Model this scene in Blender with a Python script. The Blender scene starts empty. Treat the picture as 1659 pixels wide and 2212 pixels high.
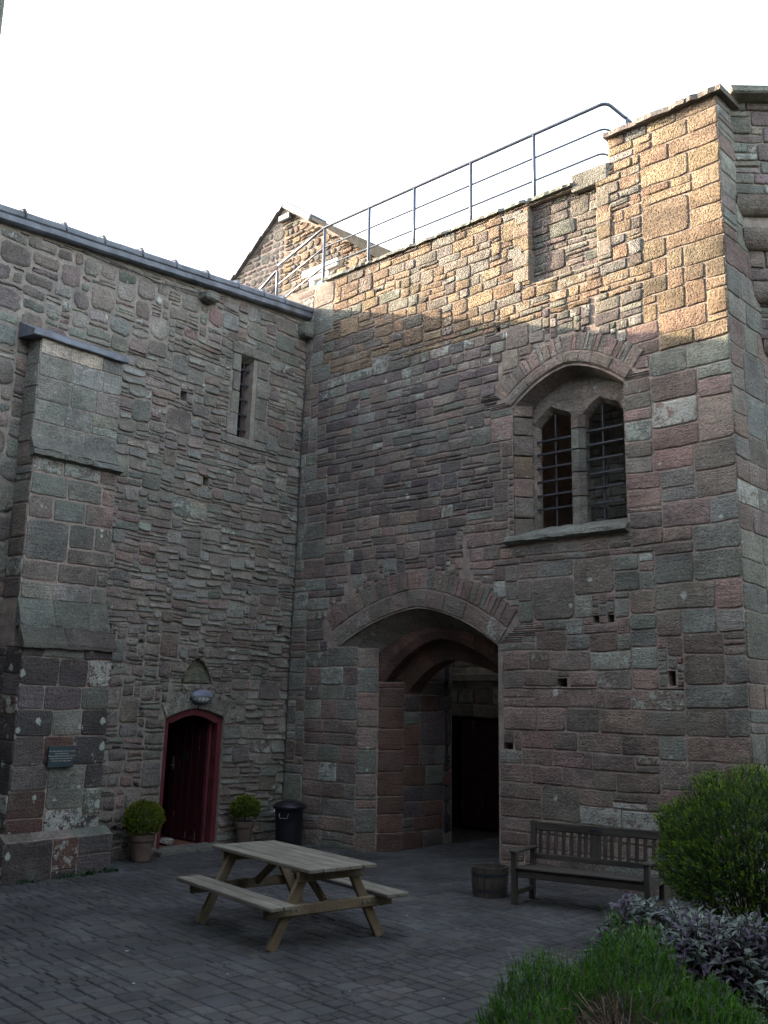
import bpy, bmesh, math, random
import numpy as np
from mathutils import Vector, Matrix, noise

SC = bpy.context.scene
COL = SC.collection
RAD = math.radians

# ------------------------------------------------------------------ camera
F_PX, PITCH, ROLL, CAM_Z = 2161.0, RAD(10.97), RAD(0.88), 2.15
fw = Vector((0, math.cos(PITCH), math.sin(PITCH)))
up0 = Vector((0, -math.sin(PITCH), math.cos(PITCH)))
rt0 = Vector((1, 0, 0))
rt = rt0 * math.cos(ROLL) + up0 * math.sin(ROLL)
up = up0 * math.cos(ROLL) - rt0 * math.sin(ROLL)
cam_d = bpy.data.cameras.new('camera')
cam = bpy.data.objects.new('camera', cam_d)
COL.objects.link(cam)
cam_d.sensor_fit = 'VERTICAL'
cam_d.sensor_height = 36.0
cam_d.sensor_width = 27.0
cam_d.lens = 36.0 * F_PX / 2212.0
cam_d.clip_end = 3000
M3 = Matrix((rt, up, -fw)).transposed()
cam.matrix_world = Matrix.Translation((0, 0, CAM_Z)) @ M3.to_4x4()
SC.camera = cam

# ------------------------------------------------------------------ frames of the two walls
KC = Vector((-1.618, 17.011, 0))
AR, AL = RAD(47.0), RAD(40.1)
uR = Vector((math.sin(AR), -math.cos(AR), 0)); inR = Vector((math.cos(AR), math.sin(AR), 0))
uL = Vector((-math.sin(AL), -math.cos(AL), 0)); nL = Vector((math.cos(AL), -math.sin(AL), 0))
TAU = RAD(1.85)
upL = nL * math.sin(TAU) + Vector((0, 0, math.cos(TAU)))
nL2 = nL * math.cos(TAU) - Vector((0, 0, math.sin(TAU)))
def frame(x, y, z, o):
    m = Matrix((x, y, z)).transposed().to_4x4(); m.translation = o
    return m
FR = frame(uR, inR, Vector((0, 0, 1)), KC)           # x = u, y = into wall, z up
FL = frame(-uL, -nL2, upL, KC)                       # x = -u, y = into wall, z up the wall

# ------------------------------------------------------------------ world and sun
PHI = RAD(15.0)
sun_t = (uR + inR * math.tan(PHI) + Vector((0, 0, -0.31))).normalized()
sun_el = math.asin(-sun_t.z)
sun_az = math.atan2(-sun_t.x, -sun_t.y)
W = bpy.data.worlds.new('World'); SC.world = W; W.use_nodes = True
wn = W.node_tree; wn.nodes.clear()
sky = wn.nodes.new('ShaderNodeTexSky'); sky.sky_type = 'NISHITA'; sky.sun_disc = False
sky.sun_elevation = sun_el; sky.sun_rotation = sun_az
sky.air_density = 1.0; sky.dust_density = 3.0; sky.ozone_density = 1.0
hs = wn.nodes.new('ShaderNodeHueSaturation'); hs.inputs['Saturation'].default_value = 0.5
bg = wn.nodes.new('ShaderNodeBackground'); bg.inputs['Strength'].default_value = 0.11
wo = wn.nodes.new('ShaderNodeOutputWorld')
wn.links.new(sky.outputs[0], hs.inputs['Color']); wn.links.new(hs.outputs[0], bg.inputs['Color'])
wn.links.new(bg.outputs[0], wo.inputs['Surface'])
sd = bpy.data.lights.new('sun', 'SUN'); sd.energy = 2.5; sd.angle = RAD(0.5); sd.color = (1.0, 0.82, 0.58)
so = bpy.data.objects.new('sun', sd); COL.objects.link(so)
so.rotation_euler = sun_t.to_track_quat('-Z', 'Y').to_euler()
so.location = (-20, 30, 25)
vs = SC.view_settings
vs.view_transform = 'Standard'; vs.look = 'None'; vs.gamma = 1.0; vs.use_curve_mapping = False
vs.exposure = 3.35

# ------------------------------------------------------------------ helpers
def tag(o, label=None, cat=None, group=None, kind=None):
    if label: o['label'] = label
    if cat: o['category'] = cat
    if group: o['group'] = group
    if kind: o['kind'] = kind
    return o
def empty(name, m=None, label=None, cat=None, group=None):
    o = bpy.data.objects.new(name, None); COL.objects.link(o)
    o.empty_display_size = 0.3
    if m is not None: o.matrix_world = m
    return tag(o, label, cat, group)
def T(x, y, z, rz=0.0): return Matrix.Translation((x, y, z)) @ Matrix.Rotation(rz, 4, 'Z')

VX = Matrix(((0, 1, 0, 0), (0, 0, 1, 0), (1, 0, 0, 0), (0, 0, 0, 1)))   # long side up, width along x

class MB:
    """collects polygons with a tint and a grain coordinate per vertex, then links ONE mesh object"""
    def __init__(s): s.v = []; s.f = []; s.t = []; s.g = []
    def add(s, verts, faces, tint=(.5, .5, .5, 0), grain=None):
        b = len(s.v)
        s.v += [tuple(p) for p in verts]
        s.f += [tuple(i + b for i in f) for f in faces]
        tl = tint if isinstance(tint, list) else [tint] * len(verts)
        s.t += tl
        s.g += grain if grain else [tuple(p) for p in verts]
        return s
    def box(s, size, m=None, bevel=0.0, tint=(.5, .5, .5, 0), rnd=0.0, seed=0):
        """box centred on its own origin, bevelled, moved by matrix m; grain runs along local x"""
        bm = bmesh.new(); bmesh.ops.create_cube(bm, size=1.0)
        for v in bm.verts: v.co = Vector((v.co.x * size[0], v.co.y * size[1], v.co.z * size[2]))
        if bevel > 0:
            bmesh.ops.bevel(bm, geom=list(bm.edges), offset=bevel, segments=1, affect='EDGES', profile=0.5)
        r = random.Random(seed)
        off = (r.uniform(-50, 50), r.uniform(-50, 50), r.uniform(-50, 50))
        vs_ = [v.co.copy() for v in bm.verts]
        g = [(p.x + off[0], p.y + off[1], p.z + off[2]) for p in vs_]
        if rnd: vs_ = [p + Vector((r.uniform(-rnd, rnd), r.uniform(-rnd, rnd), r.uniform(-rnd, rnd))) for p in vs_]
        if m is not None: vs_ = [m @ p for p in vs_]
        bm.verts.index_update()
        fs = [tuple(v.index for v in f.verts) for f in bm.faces]
        bm.free()
        return s.add(vs_, fs, tint, g)
    def tube(s, pts, r, n=8, tint=(.5, .5, .5, 0), caps=True):
        pts = [Vector(p) for p in pts]; rings = []
        rr = r if isinstance(r, (list, tuple)) else [r] * len(pts)
        vs_ = []; fs = []
        d0 = (pts[1] - pts[0]).normalized()
        a = d0.orthogonal().normalized()
        for i, p in enumerate(pts):
            d = (pts[min(i + 1, len(pts) - 1)] - pts[max(i - 1, 0)]).normalized()
            a = (a - d * a.dot(d))
            a = a.normalized() if a.length > 1e-6 else d.orthogonal().normalized()
            b = d.cross(a)
            for k in range(n):
                th = 2 * math.pi * k / n
                vs_.append(p + a * (math.cos(th) * rr[i]) + b * (math.sin(th) * rr[i]))
        for i in range(len(pts) - 1):
            for k in range(n):
                k2 = (k + 1) % n
                fs.append((i * n + k, i * n + k2, (i + 1) * n + k2, (i + 1) * n + k))
        if caps:
            fs.append(tuple(range(n))[::-1]); fs.append(tuple((len(pts) - 1) * n + k for k in range(n)))
        return s.add(vs_, fs, tint)
    def lathe(s, prof, n=24, m=None, tint=(.5, .5, .5, 0), sq=None):
        vs_ = []; fs = []
        for (r, z) in prof:
            for k in range(n):
                th = 2 * math.pi * k / n
                vs_.append(Vector((r * math.cos(th), r * math.sin(th), z)))
        for i in range(len(prof) - 1):
            for k in range(n):
                k2 = (k + 1) % n
                fs.append((i * n + k, i * n + k2, (i + 1) * n + k2, (i + 1) * n + k))
        if m is not None: vs_ = [m @ p for p in vs_]
        return s.add(vs_, fs, tint)
    def quad(s, a, b, c, d, tint=(.5, .5, .5, 0)): return s.add([a, b, c, d], [(0, 1, 2, 3)], tint)
    def prism(s, poly, y0, y1, tint=(.5, .5, .5, 0), m=None):
        """polygon in x,z extruded from y0 to y1"""
        n = len(poly)
        vs_ = [Vector((p[0], y0, p[1])) for p in poly] + [Vector((p[0], y1, p[1])) for p in poly]
        if m is not None: vs_ = [m @ p for p in vs_]
        fs = [tuple(range(n)), tuple(range(2 * n - 1, n - 1, -1))]
        fs += [(i, n + i, n + (i + 1) % n, (i + 1) % n) for i in range(n)]
        return s.add(vs_, fs, tint)
    def build(s, name, mat, parent=None, smooth=False, centre=False, kind=None, fix=False):
        me = bpy.data.meshes.new(name)
        v = s.v; loc = None
        if centre and v:
            c = Vector((0, 0, 0))
            for p in v: c += Vector(p)
            c /= len(v); loc = c
            v = [(p[0] - c.x, p[1] - c.y, p[2] - c.z) for p in v]
        me.from_pydata(v, [], s.f)
        if fix:
            bm = bmesh.new(); bm.from_mesh(me); bmesh.ops.recalc_face_normals(bm, faces=bm.faces); bm.to_mesh(me); bm.free()
        at = me.color_attributes.new('tint', 'FLOAT_COLOR', 'POINT')
        at.data.foreach_set('color', np.array(s.t, dtype=np.float32).ravel())
        ga = me.attributes.new('grain', 'FLOAT_VECTOR', 'POINT')
        ga.data.foreach_set('vector', np.array(s.g, dtype=np.float32).ravel())
        if smooth: me.polygons.foreach_set('use_smooth', [True] * len(me.polygons))
        me.materials.append(mat)
        o = bpy.data.objects.new(name, me); COL.objects.link(o)
        if parent is not None: o.parent = parent
        if loc is not None: o.location = loc
        if kind: o['kind'] = kind
        return o

# ------------------------------------------------------------------ materials
def newmat(name, rough=0.9, spec=0.25):
    m = bpy.data.materials.new(name); m.use_nodes = True
    nt = m.node_tree; b = nt.nodes['Principled BSDF']
    b.inputs['Roughness'].default_value = rough
    b.inputs['Specular IOR Level'].default_value = spec
    return m, nt, b
class G:
    def __init__(s, nt): s.nt = nt
    def n(s, typ, props=None, **inp):
        nd = s.nt.nodes.new(typ)
        for k, v in (props or {}).items(): setattr(nd, k, v)
        for k, v in inp.items():
            k2 = k.replace('_', ' ')
            sock = nd.inputs[k2] if k2 in nd.inputs else nd.inputs[int(k[1:])]
            if isinstance(v, bpy.types.NodeSocket): s.nt.links.new(v, sock)
            else: sock.default_value = v
        return nd
    def noise(s, vec, scale, detail=4, rough=0.55): return s.n('ShaderNodeTexNoise', Vector=vec, Scale=scale, Detail=detail, Roughness=rough).outputs[0]
    def ramp(s, val, a, b, c=0.0, d=1.0):
        return s.n('ShaderNodeMapRange', Value=val, From_Min=a, From_Max=b, To_Min=c, To_Max=d).outputs[0]
    def math(s, op, a, b=0.0, clamp=False):
        nd = s.n('ShaderNodeMath', {'operation': op, 'use_clamp': clamp}, i0=a, i1=b); return nd.outputs[0]
    def mix(s, fac, a, b, mode='MIX'):
        nd = s.n('ShaderNodeMixRGB', {'blend_type': mode}, i0=fac, i1=a, i2=b); return nd.outputs[0]
    def pos(s): return s.n('ShaderNodeNewGeometry').outputs['Position']
    def attr(s, name): return s.n('ShaderNodeAttribute', {'attribute_name': name})
    def mapping(s, vec, sc): return s.n('ShaderNodeMapping', Vector=vec, Scale=sc).outputs[0]
    def bump(s, h, strength, dist): return s.n('ShaderNodeBump', Height=h, Strength=strength, Distance=dist).outputs[0]

def stone_material(name, bump_s=1.0, spots=0.56, strata=1.0, pit=0.35, mask=(.48, .62), patch=1.0, dist=.042, size=.34):
    m, nt, b = newmat(name, 0.93, 0.2); g = G(nt)
    p = g.pos(); a = g.attr('tint')
    n1 = g.noise(p, 2.1, 5, 0.6); n2 = g.noise(p, 30, 6, 0.7); n3 = g.noise(p, 8.5, 6, 0.68); n4 = g.noise(p, 110, 3, 0.6)
    n0 = g.noise(p, 0.55, 3)
    st = g.noise(g.mapping(p, (3.0, 3.0, 34.0)), 1.0, 4, 0.6)
    v = g.math('MULTIPLY', g.ramp(n1, .25, .75, .66, 1.34), g.ramp(n2, .28, .72, .62, 1.38))
    v = g.math('MULTIPLY', v, g.ramp(st, .3, .7, 1 - .13 * strata, 1 + .13 * strata))
    v = g.math('MULTIPLY', v, g.ramp(n4, .3, .7, .86, 1.14))
    vv = g.n('ShaderNodeCombineColor', i0=v, i1=v, i2=v).outputs[0]
    c = g.mix(1.0, a.outputs['Color'], vv, 'MULTIPLY')
    # patches: blackened, greenish algae
    blk = g.ramp(g.math('ADD', g.math('MULTIPLY', n3, .5), g.math('MULTIPLY', n0, .5)), .50, .62)
    c = g.mix(g.math('MULTIPLY', blk, .58 * patch), c, (.085, .08, .075, 1))
    gre = g.ramp(g.noise(p, 1.35, 5, .65), .54, .68)
    c = g.mix(g.math('MULTIPLY', gre, .48 * patch), c, (.182, .198, .160, 1))
    # crust of grey lichen, amount per stone in alpha
    th = g.math('SUBTRACT', 0.80, g.math('MULTIPLY', a.outputs['Alpha'], 0.34))
    li = g.ramp(g.math('SUBTRACT', g.math('ADD', g.math('MULTIPLY', n3, .7), g.math('MULTIPLY', n2, .3)), th), -.015, .05)
    c = g.mix(g.math('MULTIPLY', li, .8 * patch), c, (.40, .43, .38, 1))
    # round white lichens
    vo = g.n('ShaderNodeTexVoronoi', Vector=p, Scale=5.2)
    wob = g.math('ADD', vo.outputs['Distance'], g.math('ADD', g.math('MULTIPLY', g.math('SUBTRACT', n2, .5), .45), g.math('MULTIPLY', g.math('SUBTRACT', n3, .5), .45)))
    sep = g.n('ShaderNodeSeparateColor', i0=vo.outputs['Color'])
    size = g.math('MULTIPLY', g.ramp(sep.outputs[0], spots + .25, 1.0, 0, size), g.ramp(g.noise(p, .8, 2), *mask))
    wl = g.ramp(g.math('SUBTRACT', size, wob), -.01, .03)
    c = g.mix(g.math('MULTIPLY', wl, .78 * patch), c, (.50, .54, .49, 1))
    lw = g.math('MULTIPLY', g.ramp(a.outputs['Alpha'], .93, .97), g.ramp(g.math('ADD', g.math('MULTIPLY', g.noise(p, 10, 5, .7), .7), g.math('MULTIPLY', n2, .3)), .50, .55))
    c = g.mix(g.math('MULTIPLY', lw, .8), c, (.47, .46, .43, 1))
    ye = g.ramp(g.noise(p, 5.3, 4), .66, .76)
    c = g.mix(g.math('MULTIPLY', ye, .35 * patch), c, (.26, .23, .10, 1))
    nt.links.new(c, b.inputs['Base Color'])
    h = g.math('ADD', g.math('MULTIPLY', n2, .55), g.math('MULTIPLY', n3, .8))
    h = g.math('ADD', h, g.math('MULTIPLY', st, .35)); h = g.math('ADD', h, g.math('MULTIPLY', n4, .16))
    if pit:
        pv = g.n('ShaderNodeTexVoronoi', Vector=p, Scale=34.0).outputs['Distance']
        h = g.math('ADD', h, g.math('MULTIPLY', g.ramp(pv, 0, .42), pit))
    nt.links.new(g.bump(h, bump_s, dist), b.inputs['Normal'])
    return m
M_stone = stone_material('stone')
M_pitted = stone_material('pitted_stone', 1.0, .6, 1.0, .9, patch=.6, dist=.075)
M_rib = stone_material('rib_stone', 1.0, .7, 1.0, .2, (.5, .6), .08)
def mortar_material(name, col, dark):
    m, nt, b = newmat(name, 0.95, 0.15); g = G(nt); p = g.pos()
    n1 = g.noise(p, 1.6, 5, .6); n2 = g.noise(p, 45, 5, .7); n3 = g.noise(p, 7, 4)
    c = g.mix(g.ramp(n1, .35, .65), col, dark)
    v = g.math('MULTIPLY', g.ramp(n2, .3, .7, .7, 1.3), g.ramp(n3, .3, .7, .75, 1.2))
    vv = g.n('ShaderNodeCombineColor', i0=v, i1=v, i2=v).outputs[0]
    c = g.mix(1.0, c, vv, 'MULTIPLY')
    nt.links.new(c, b.inputs['Base Color'])
    nt.links.new(g.bump(g.math('ADD', n2, n3), .7, .02), b.inputs['Normal'])
    return m
M_mortar = mortar_material('mortar', (.37, .295, .255, 1), (.25, .21, .185, 1))
M_mortar_grey = mortar_material('grey_mortar', (.29, .25, .215, 1), (.22, .205, .18, 1))

def plain(name, col, rough=.6, spec=.3, metal=0.0, var=.25, scale=6, bump=.2, bscale=40):
    m, nt, b = newmat(name, rough, spec); g = G(nt); p = g.pos()
    n1 = g.noise(p, scale, 5, .6)
    v = g.ramp(n1, .3, .7, 1 - var, 1 + var)
    vv = g.n('ShaderNodeCombineColor', i0=v, i1=v, i2=v).outputs[0]
    nt.links.new(g.mix(1.0, (*col, 1), vv, 'MULTIPLY'), b.inputs['Base Color'])
    b.inputs['Metallic'].default_value = metal
    if bump: nt.links.new(g.bump(g.noise(p, bscale, 4), bump, .01), b.inputs['Normal'])
    return m
def wood_material(name, c1, c2, rough=.8):
    m, nt, b = newmat(name, rough, .25); g = G(nt); a = g.attr('grain').outputs['Vector']; tn = g.attr('tint').outputs['Color']
    s1 = g.noise(g.mapping(a, (1.2, 26, 26)), 1.0, 5, .65); s2 = g.noise(g.mapping(a, (5, 120, 120)), 1.0, 3)
    s3 = g.noise(g.mapping(a, (2.5, 5, 5)), 1.0, 4)
    c = g.mix(g.ramp(s1, .3, .7), (*c1, 1), (*c2, 1))
    v = g.math('MULTIPLY', g.ramp(s2, .3, .7, .75, 1.25), g.ramp(s3, .3, .7, .72, 1.25))
    vv = g.n('ShaderNodeCombineColor', i0=v, i1=v, i2=v).outputs[0]
    c = g.mix(1.0, g.mix(1.0, c, vv, 'MULTIPLY'), g.mix(.0, tn, tn), 'MULTIPLY')
    nt.links.new(c, b.inputs['Base Color'])
    nt.links.new(g.bump(g.math('ADD', s1, s2), .5, .006), b.inputs['Normal'])
    return m
def leaf_material(name, rough=.55, trans=.25):
    m, nt, b = newmat(name, rough, .3); g = G(nt)
    a = g.attr('tint').outputs['Color']; p = g.pos()
    v = g.ramp(g.noise(p, 9, 3), .3, .7, .75, 1.25)
    vv = g.n('ShaderNodeCombineColor', i0=v, i1=v, i2=v).outputs[0]
    c = g.mix(1.0, a, vv, 'MULTIPLY')
    nt.links.new(c, b.inputs['Base Color'])
    tr = g.n('ShaderNodeBsdfTranslucent', Color=c)
    mx = g.n('ShaderNodeMixShader', i0=trans, i1=b.outputs[0], i2=tr.outputs[0])
    nt.links.new(mx.outputs[0], nt.nodes['Material Output'].inputs['Surface'])
    return m
M_lead = plain('lead', (.125, .14, .165), .55, .4, 0, .55, 3.5, .25, 18)
M_iron = plain('painted_iron', (.028, .032, .042), .5, .4, 0, .3, 8, .15, 60)
M_rail = plain('rail_paint', (.055, .07, .105), .42, .5, 0, .2, 8, .05, 60)
M_cable = plain('dark_cable', (.05, .05, .05), .7, .3)
M_white = plain('white_paint', (.74, .73, .70), .5, .4, 0, .06, 4, .05)
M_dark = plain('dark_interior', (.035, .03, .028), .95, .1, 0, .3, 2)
M_black = plain('shade_black_interior', (.012, .011, .010), .95, .1)  # black colour stands for the unlit shade inside the chamber
M_tile = plain('red_tile_floor', (.16, .075, .055), .6, .3, 0, .3, 5)
M_slate = plain('roof_slate', (.105, .10, .098), .8, .3, 0, .4, 9, .5, 25)
M_soil = plain('soil', (.045, .034, .026), .95, .1, 0, .4, 8, 1.0, 25)
M_terra = plain('terracotta', (.115, .082, .070), .85, .2, 0, .3, 7, .3, 30)
M_plastic = plain('black_plastic', (.013, .014, .02), .38, .5, 0, .2, 6, .08, 15)
M_steel = plain('steel', (.45, .45, .46), .35, .5, .8, .1)
M_redfr = plain('red_frame_paint', (.105, .021, .027), .6, .4, 0, .2, 5, .2, 30)
M_plaque = plain('slate_plaque', (.020, .040, .050), .4, .5, 0, .12, 4, .05)
M_letter = plain('pale_lettering', (.45, .48, .45), .6, .3, 0, .05)
M_lampg = plain('grey_lamp_casing', (.16, .18, .24), .5, .4, 0, .1)
M_glassw = plain('frosted_glass', (.52, .58, .56), .25, .5, 0, .05, 3, 0)
M_pane = plain('dark_pane', (.02, .022, .026), .1, .5, 0, .1, 3, 0)
M_pane_sky = plain('pale_pane', (.50, .60, .66), .08, .6, 0, .05, 3, 0)
M_wood_new = wood_material('treated_timber', (.205, .165, .11), (.125, .095, .06))
M_wood_top = wood_material('weathered_top_timber', (.195, .185, .152), (.125, .115, .092))
M_wood_old = wood_material('grey_teak', (.068, .062, .052), (.032, .028, .024))
M_wood_tub = wood_material('dark_oak', (.085, .07, .06), (.05, .042, .038))
M_leaf = leaf_material('leaf')
M_needle = leaf_material('needle', .6, .2)
M_twig = plain('dead_twig', (.135, .108, .080), .9, .1, 0, .4, 30)
M_stem = plain('brown_stem', (.06, .045, .035), .9, .1, 0, .3, 20)
M_net = plain('netting', (.03, .03, .03), .8, .2)

# red plank door with flaked paint
def door_paint():
    m, nt, b = newmat('flaking_red_paint', .5, .35); g = G(nt); a = g.attr('grain').outputs['Vector']
    n = g.noise(g.mapping(a, (2.4, 30, 30)), 1.0, 4, .6); n2 = g.noise(g.mapping(a, (.9, 9, 9)), 1.0, 2)
    n3 = g.noise(a, 90, 2)
    fl = g.math('MULTIPLY', g.ramp(n, .665, .69), g.ramp(n2, .50, .58))
    sp = g.ramp(n3, .74, .77)
    c = g.mix(g.ramp(g.noise(a, 4, 4), .3, .7), (.048, .008, .014, 1), (.030, .006, .010, 1))
    c = g.mix(g.math('MAXIMUM', fl, g.math('MULTIPLY', sp, .6)), c, (.42, .38, .37, 1))
    nt.links.new(c, b.inputs['Base Color'])
    nt.links.new(g.bump(n, .3, .004), b.inputs['Normal'])
    return m
M_door = door_paint()
def paver_material():
    m, nt, b = newmat('paver', .88, .25); g = G(nt); p = g.pos(); a = g.attr('tint').outputs['Color']
    n1 = g.noise(p, 1.3, 4, .6); n2 = g.noise(p, 60, 5, .7); n3 = g.noise(p, 9, 5, .65)
    v = g.math('MULTIPLY', g.ramp(n1, .3, .7, .62, 1.34), g.ramp(n2, .3, .7, .7, 1.3))
    v = g.math('MULTIPLY', v, g.ramp(n3, .3, .7, .7, 1.28))
    vv = g.n('ShaderNodeCombineColor', i0=v, i1=v, i2=v).outputs[0]
    c = g.mix(1.0, a, vv, 'MULTIPLY')
    c = g.mix(g.math('MULTIPLY', g.ramp(g.noise(p, 2.3, 4), .56, .7), .35), c, (.06, .065, .045, 1))
    vo = g.n('ShaderNodeTexVoronoi', Vector=p, Scale=7.0)
    sp = g.math('MULTIPLY', g.ramp(vo.outputs['Distance'], .035, .02), g.ramp(g.n('ShaderNodeSeparateColor', i0=vo.outputs['Color']).outputs[0], .80, .82))
    c = g.mix(g.math('MULTIPLY', sp, .5), c, (.3, .3, .28, 1))
    nt.links.new(c, b.inputs['Base Color'])
    nt.links.new(g.ramp(n3, .3, .7, .72, .95), b.inputs['Roughness'])
    nt.links.new(g.bump(g.math('ADD', n2, n3), .45, .008), b.inputs['Normal'])
    return m
M_paver = paver_material()

# ------------------------------------------------------------------ masonry generator
def jit(r, c, a=.12):
    k = 1 + r.uniform(-a, a) * 1.6
    return [max(.02, 1.08 * ch * k * (1 + r.uniform(-a, a) * .35)) for ch in c]
PAL = dict(red=(.255, .188, .162), red2=(.205, .155, .136), dk=(.130, .112, .110), dk2=(.172, .146, .136), gg=(.222, .224, .198),
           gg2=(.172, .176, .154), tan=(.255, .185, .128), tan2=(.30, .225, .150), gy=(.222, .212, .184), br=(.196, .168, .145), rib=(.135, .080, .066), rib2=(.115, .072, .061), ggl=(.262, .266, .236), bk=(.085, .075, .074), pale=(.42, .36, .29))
def pick(r, ws):
    t = r.random() * sum(w for _, w in ws)
    for k, w in ws:
        t -= w
        if t <= 0: return PAL[k]
    return PAL[ws[-1][0]]

def layout(x0, x1, z0, z1, cell, blocked, style, seed):
    """random coursed rubble on a fine grid; returns rectangles (xa, xb, za, zb, style)"""
    r = random.Random(seed)
    nx = int(round((x1 - x0) / cell)); nz = int(round((z1 - z0) / cell))
    occ = np.zeros((nz, nx), dtype=bool); courses = {}
    for j in range(nz):
        z = z0 + (j + .5) * cell
        for i in range(nx):
            if blocked(x0 + (i + .5) * cell, z): occ[j, i] = True
    out = []
    for j in range(nz):
        i = 0; last_h = None
        while i < nx:
            if occ[j, i]: i += 1; last_h = None; continue
            free = 1
            while i + free < nx and not occ[j, i + free] and free < 60: free += 1
            st = style(x0 + i * cell, z0 + j * cell)
            key = st.get('cid', st['h'])
            if key not in courses:
                c_ = [0]; 
                while c_[-1] < nz: c_.append(c_[-1] + max(2, int(round(r.uniform(*st['h']) / cell))))
                courses[key] = c_
            nb = next((c for c in courses[key] if c > j + max(1, .35 * st['h'][0] / cell)), nz)
            h = nb - j
            if r.random() > st.get('course', .8):
                q = r.random()
                if q < .45 and h > 3: h = int(h * r.uniform(.4, .62))
                elif q < .8: h = next((c for c in courses[key] if c > nb + 1), nz) - j
                else: h = max(1, int(round(r.uniform(*st['h']) / cell)))
            elif r.random() < st.get('thin', 0) and h > 3: h = h // 2
            w = max(2, int(round(r.uniform(*st['w']) / cell)))
            w = max(w, int(h * st.get('asp', 1.0)))
            if w > free or free - w < st.get('minw', .1) / cell: w = free if free < w * 1.7 else free // 2
            w = max(1, w)
            if h > w * 1.25: h = max(1, int(w * 1.25))
            hh = 1
            while hh < h and j + hh < nz and not occ[j + hh, i:i + w].any(): hh += 1
            # avoid leaving a one-cell sliver under the next thing above
            if j + hh < nz and hh >= h and h > 2 and j + hh + 1 < nz and occ[j + hh + 1, i:i + w].all() and not occ[j + hh, i:i + w].any(): hh += 1
            occ[j:j + hh, i:i + w] = True
            if w * hh * cell * cell >= st.get('amin', .003): out.append((x0 + i * cell, x0 + (i + w) * cell, z0 + j * cell, z0 + (j + hh) * cell, st))
            last_h = h; i += w
    return out

def stone_mesh(rect, r, warp):
    """one stone: rounded ragged outline, three rings and a crown; local x, y(out = negative), z"""
    xa, xb, za, zb, st = rect
    gap = st['gap'] * .5
    w, h = xb - xa, zb - za
    g2 = min(gap, .22 * min(w, h))
    xa += g2; xb -= g2; za += g2; zb -= g2; w = xb - xa; h = zb - za
    rd = min(w, h) * st['round'] * r.uniform(.6, 1.2); rg = st['rough']
    nx = max(1, min(5, int(w / .10))); nz = max(1, min(3, int(h / .10)))
    pts = []
    def corner(cx, cz, sx, sz, first):
        a = (cx, cz - sz * rd) ; b = (cx - sx * rd, cz)
        pts.extend([a, b] if first else [b, a])
    pts.append((xa + rd, za))
    for k in range(1, nx): pts.append((xa + w * k / nx, za))
    pts.append((xb - rd, za)); pts.append((xb, za + rd))
    for k in range(1, nz): pts.append((xb, za + h * k / nz))
    pts.append((xb, zb - rd)); pts.append((xb - rd, zb))
    for k in range(nx - 1, 0, -1): pts.append((xa + w * k / nx, zb))
    pts.append((xa + rd, zb)); pts.append((xa, zb - rd))
    for k in range(nz - 1, 0, -1): pts.append((xa, za + h * k / nz))
    pts.append((xa, za + rd))
    cx, cz = (xa + xb) / 2, (za + zb) / 2
    P = []
    for (x, z) in pts:
        x += r.uniform(-rg, rg) * .8; z += r.uniform(-rg, rg)
        q = warp(x, z); P.append(q)
    c = warp(cx, cz)
    n = len(P)
    p = st['p'] * r.uniform(.45, 1.35); tl = st.get('tilt', 0) * r.uniform(.3, 1.3); ts = r.uniform(-1, 1) * st.get('tilt', 0) * .3
    br = min(st.get('bev', .012), .25 * min(w, h))
    fr = st.get('face', .006)
    V = []; 
    def dep(q, base): return -(base + tl * (c[1] - q[1]) / max(h, .05) + ts * (q[0] - c[0]) / max(w, .05))
    for q in P: V.append((q[0], .012, q[1]))
    def inset(q, d):
        vx, vz = c[0] - q[0], c[1] - q[1]; L = math.hypot(vx, vz) or 1
        # inset along the shorter box direction, keeps long stones even
        kx = min(1, d / max(w * .5, .01)); kz = min(1, d / max(h * .5, .01))
        return (q[0] + vx * kx, q[1] + vz * kz)
    for q in P:
        q2 = inset(q, br * .3); V.append((q2[0], min(.004, dep(q2, p * .62)), q2[1]))
    for q in P:
        q2 = inset(q, br * 1.3); V.append((q2[0], min(.002, dep(q2, p) + r.uniform(-fr, fr) * .4), q2[1]))
    for q in P:
        q2 = inset(q, br * 2.1); V.append((q2[0], min(.0, dep(q2, p * 1.06) + r.uniform(-fr, fr) * .25), q2[1]))
    Fs = []
    for k in range(3):
        for i in range(n):
            i2 = (i + 1) % n
            Fs.append((k * n + i, k * n + i2, (k + 1) * n + i2, (k + 1) * n + i))
    Fs.append(tuple(range(3 * n, 4 * n)))
    return V, Fs

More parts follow.
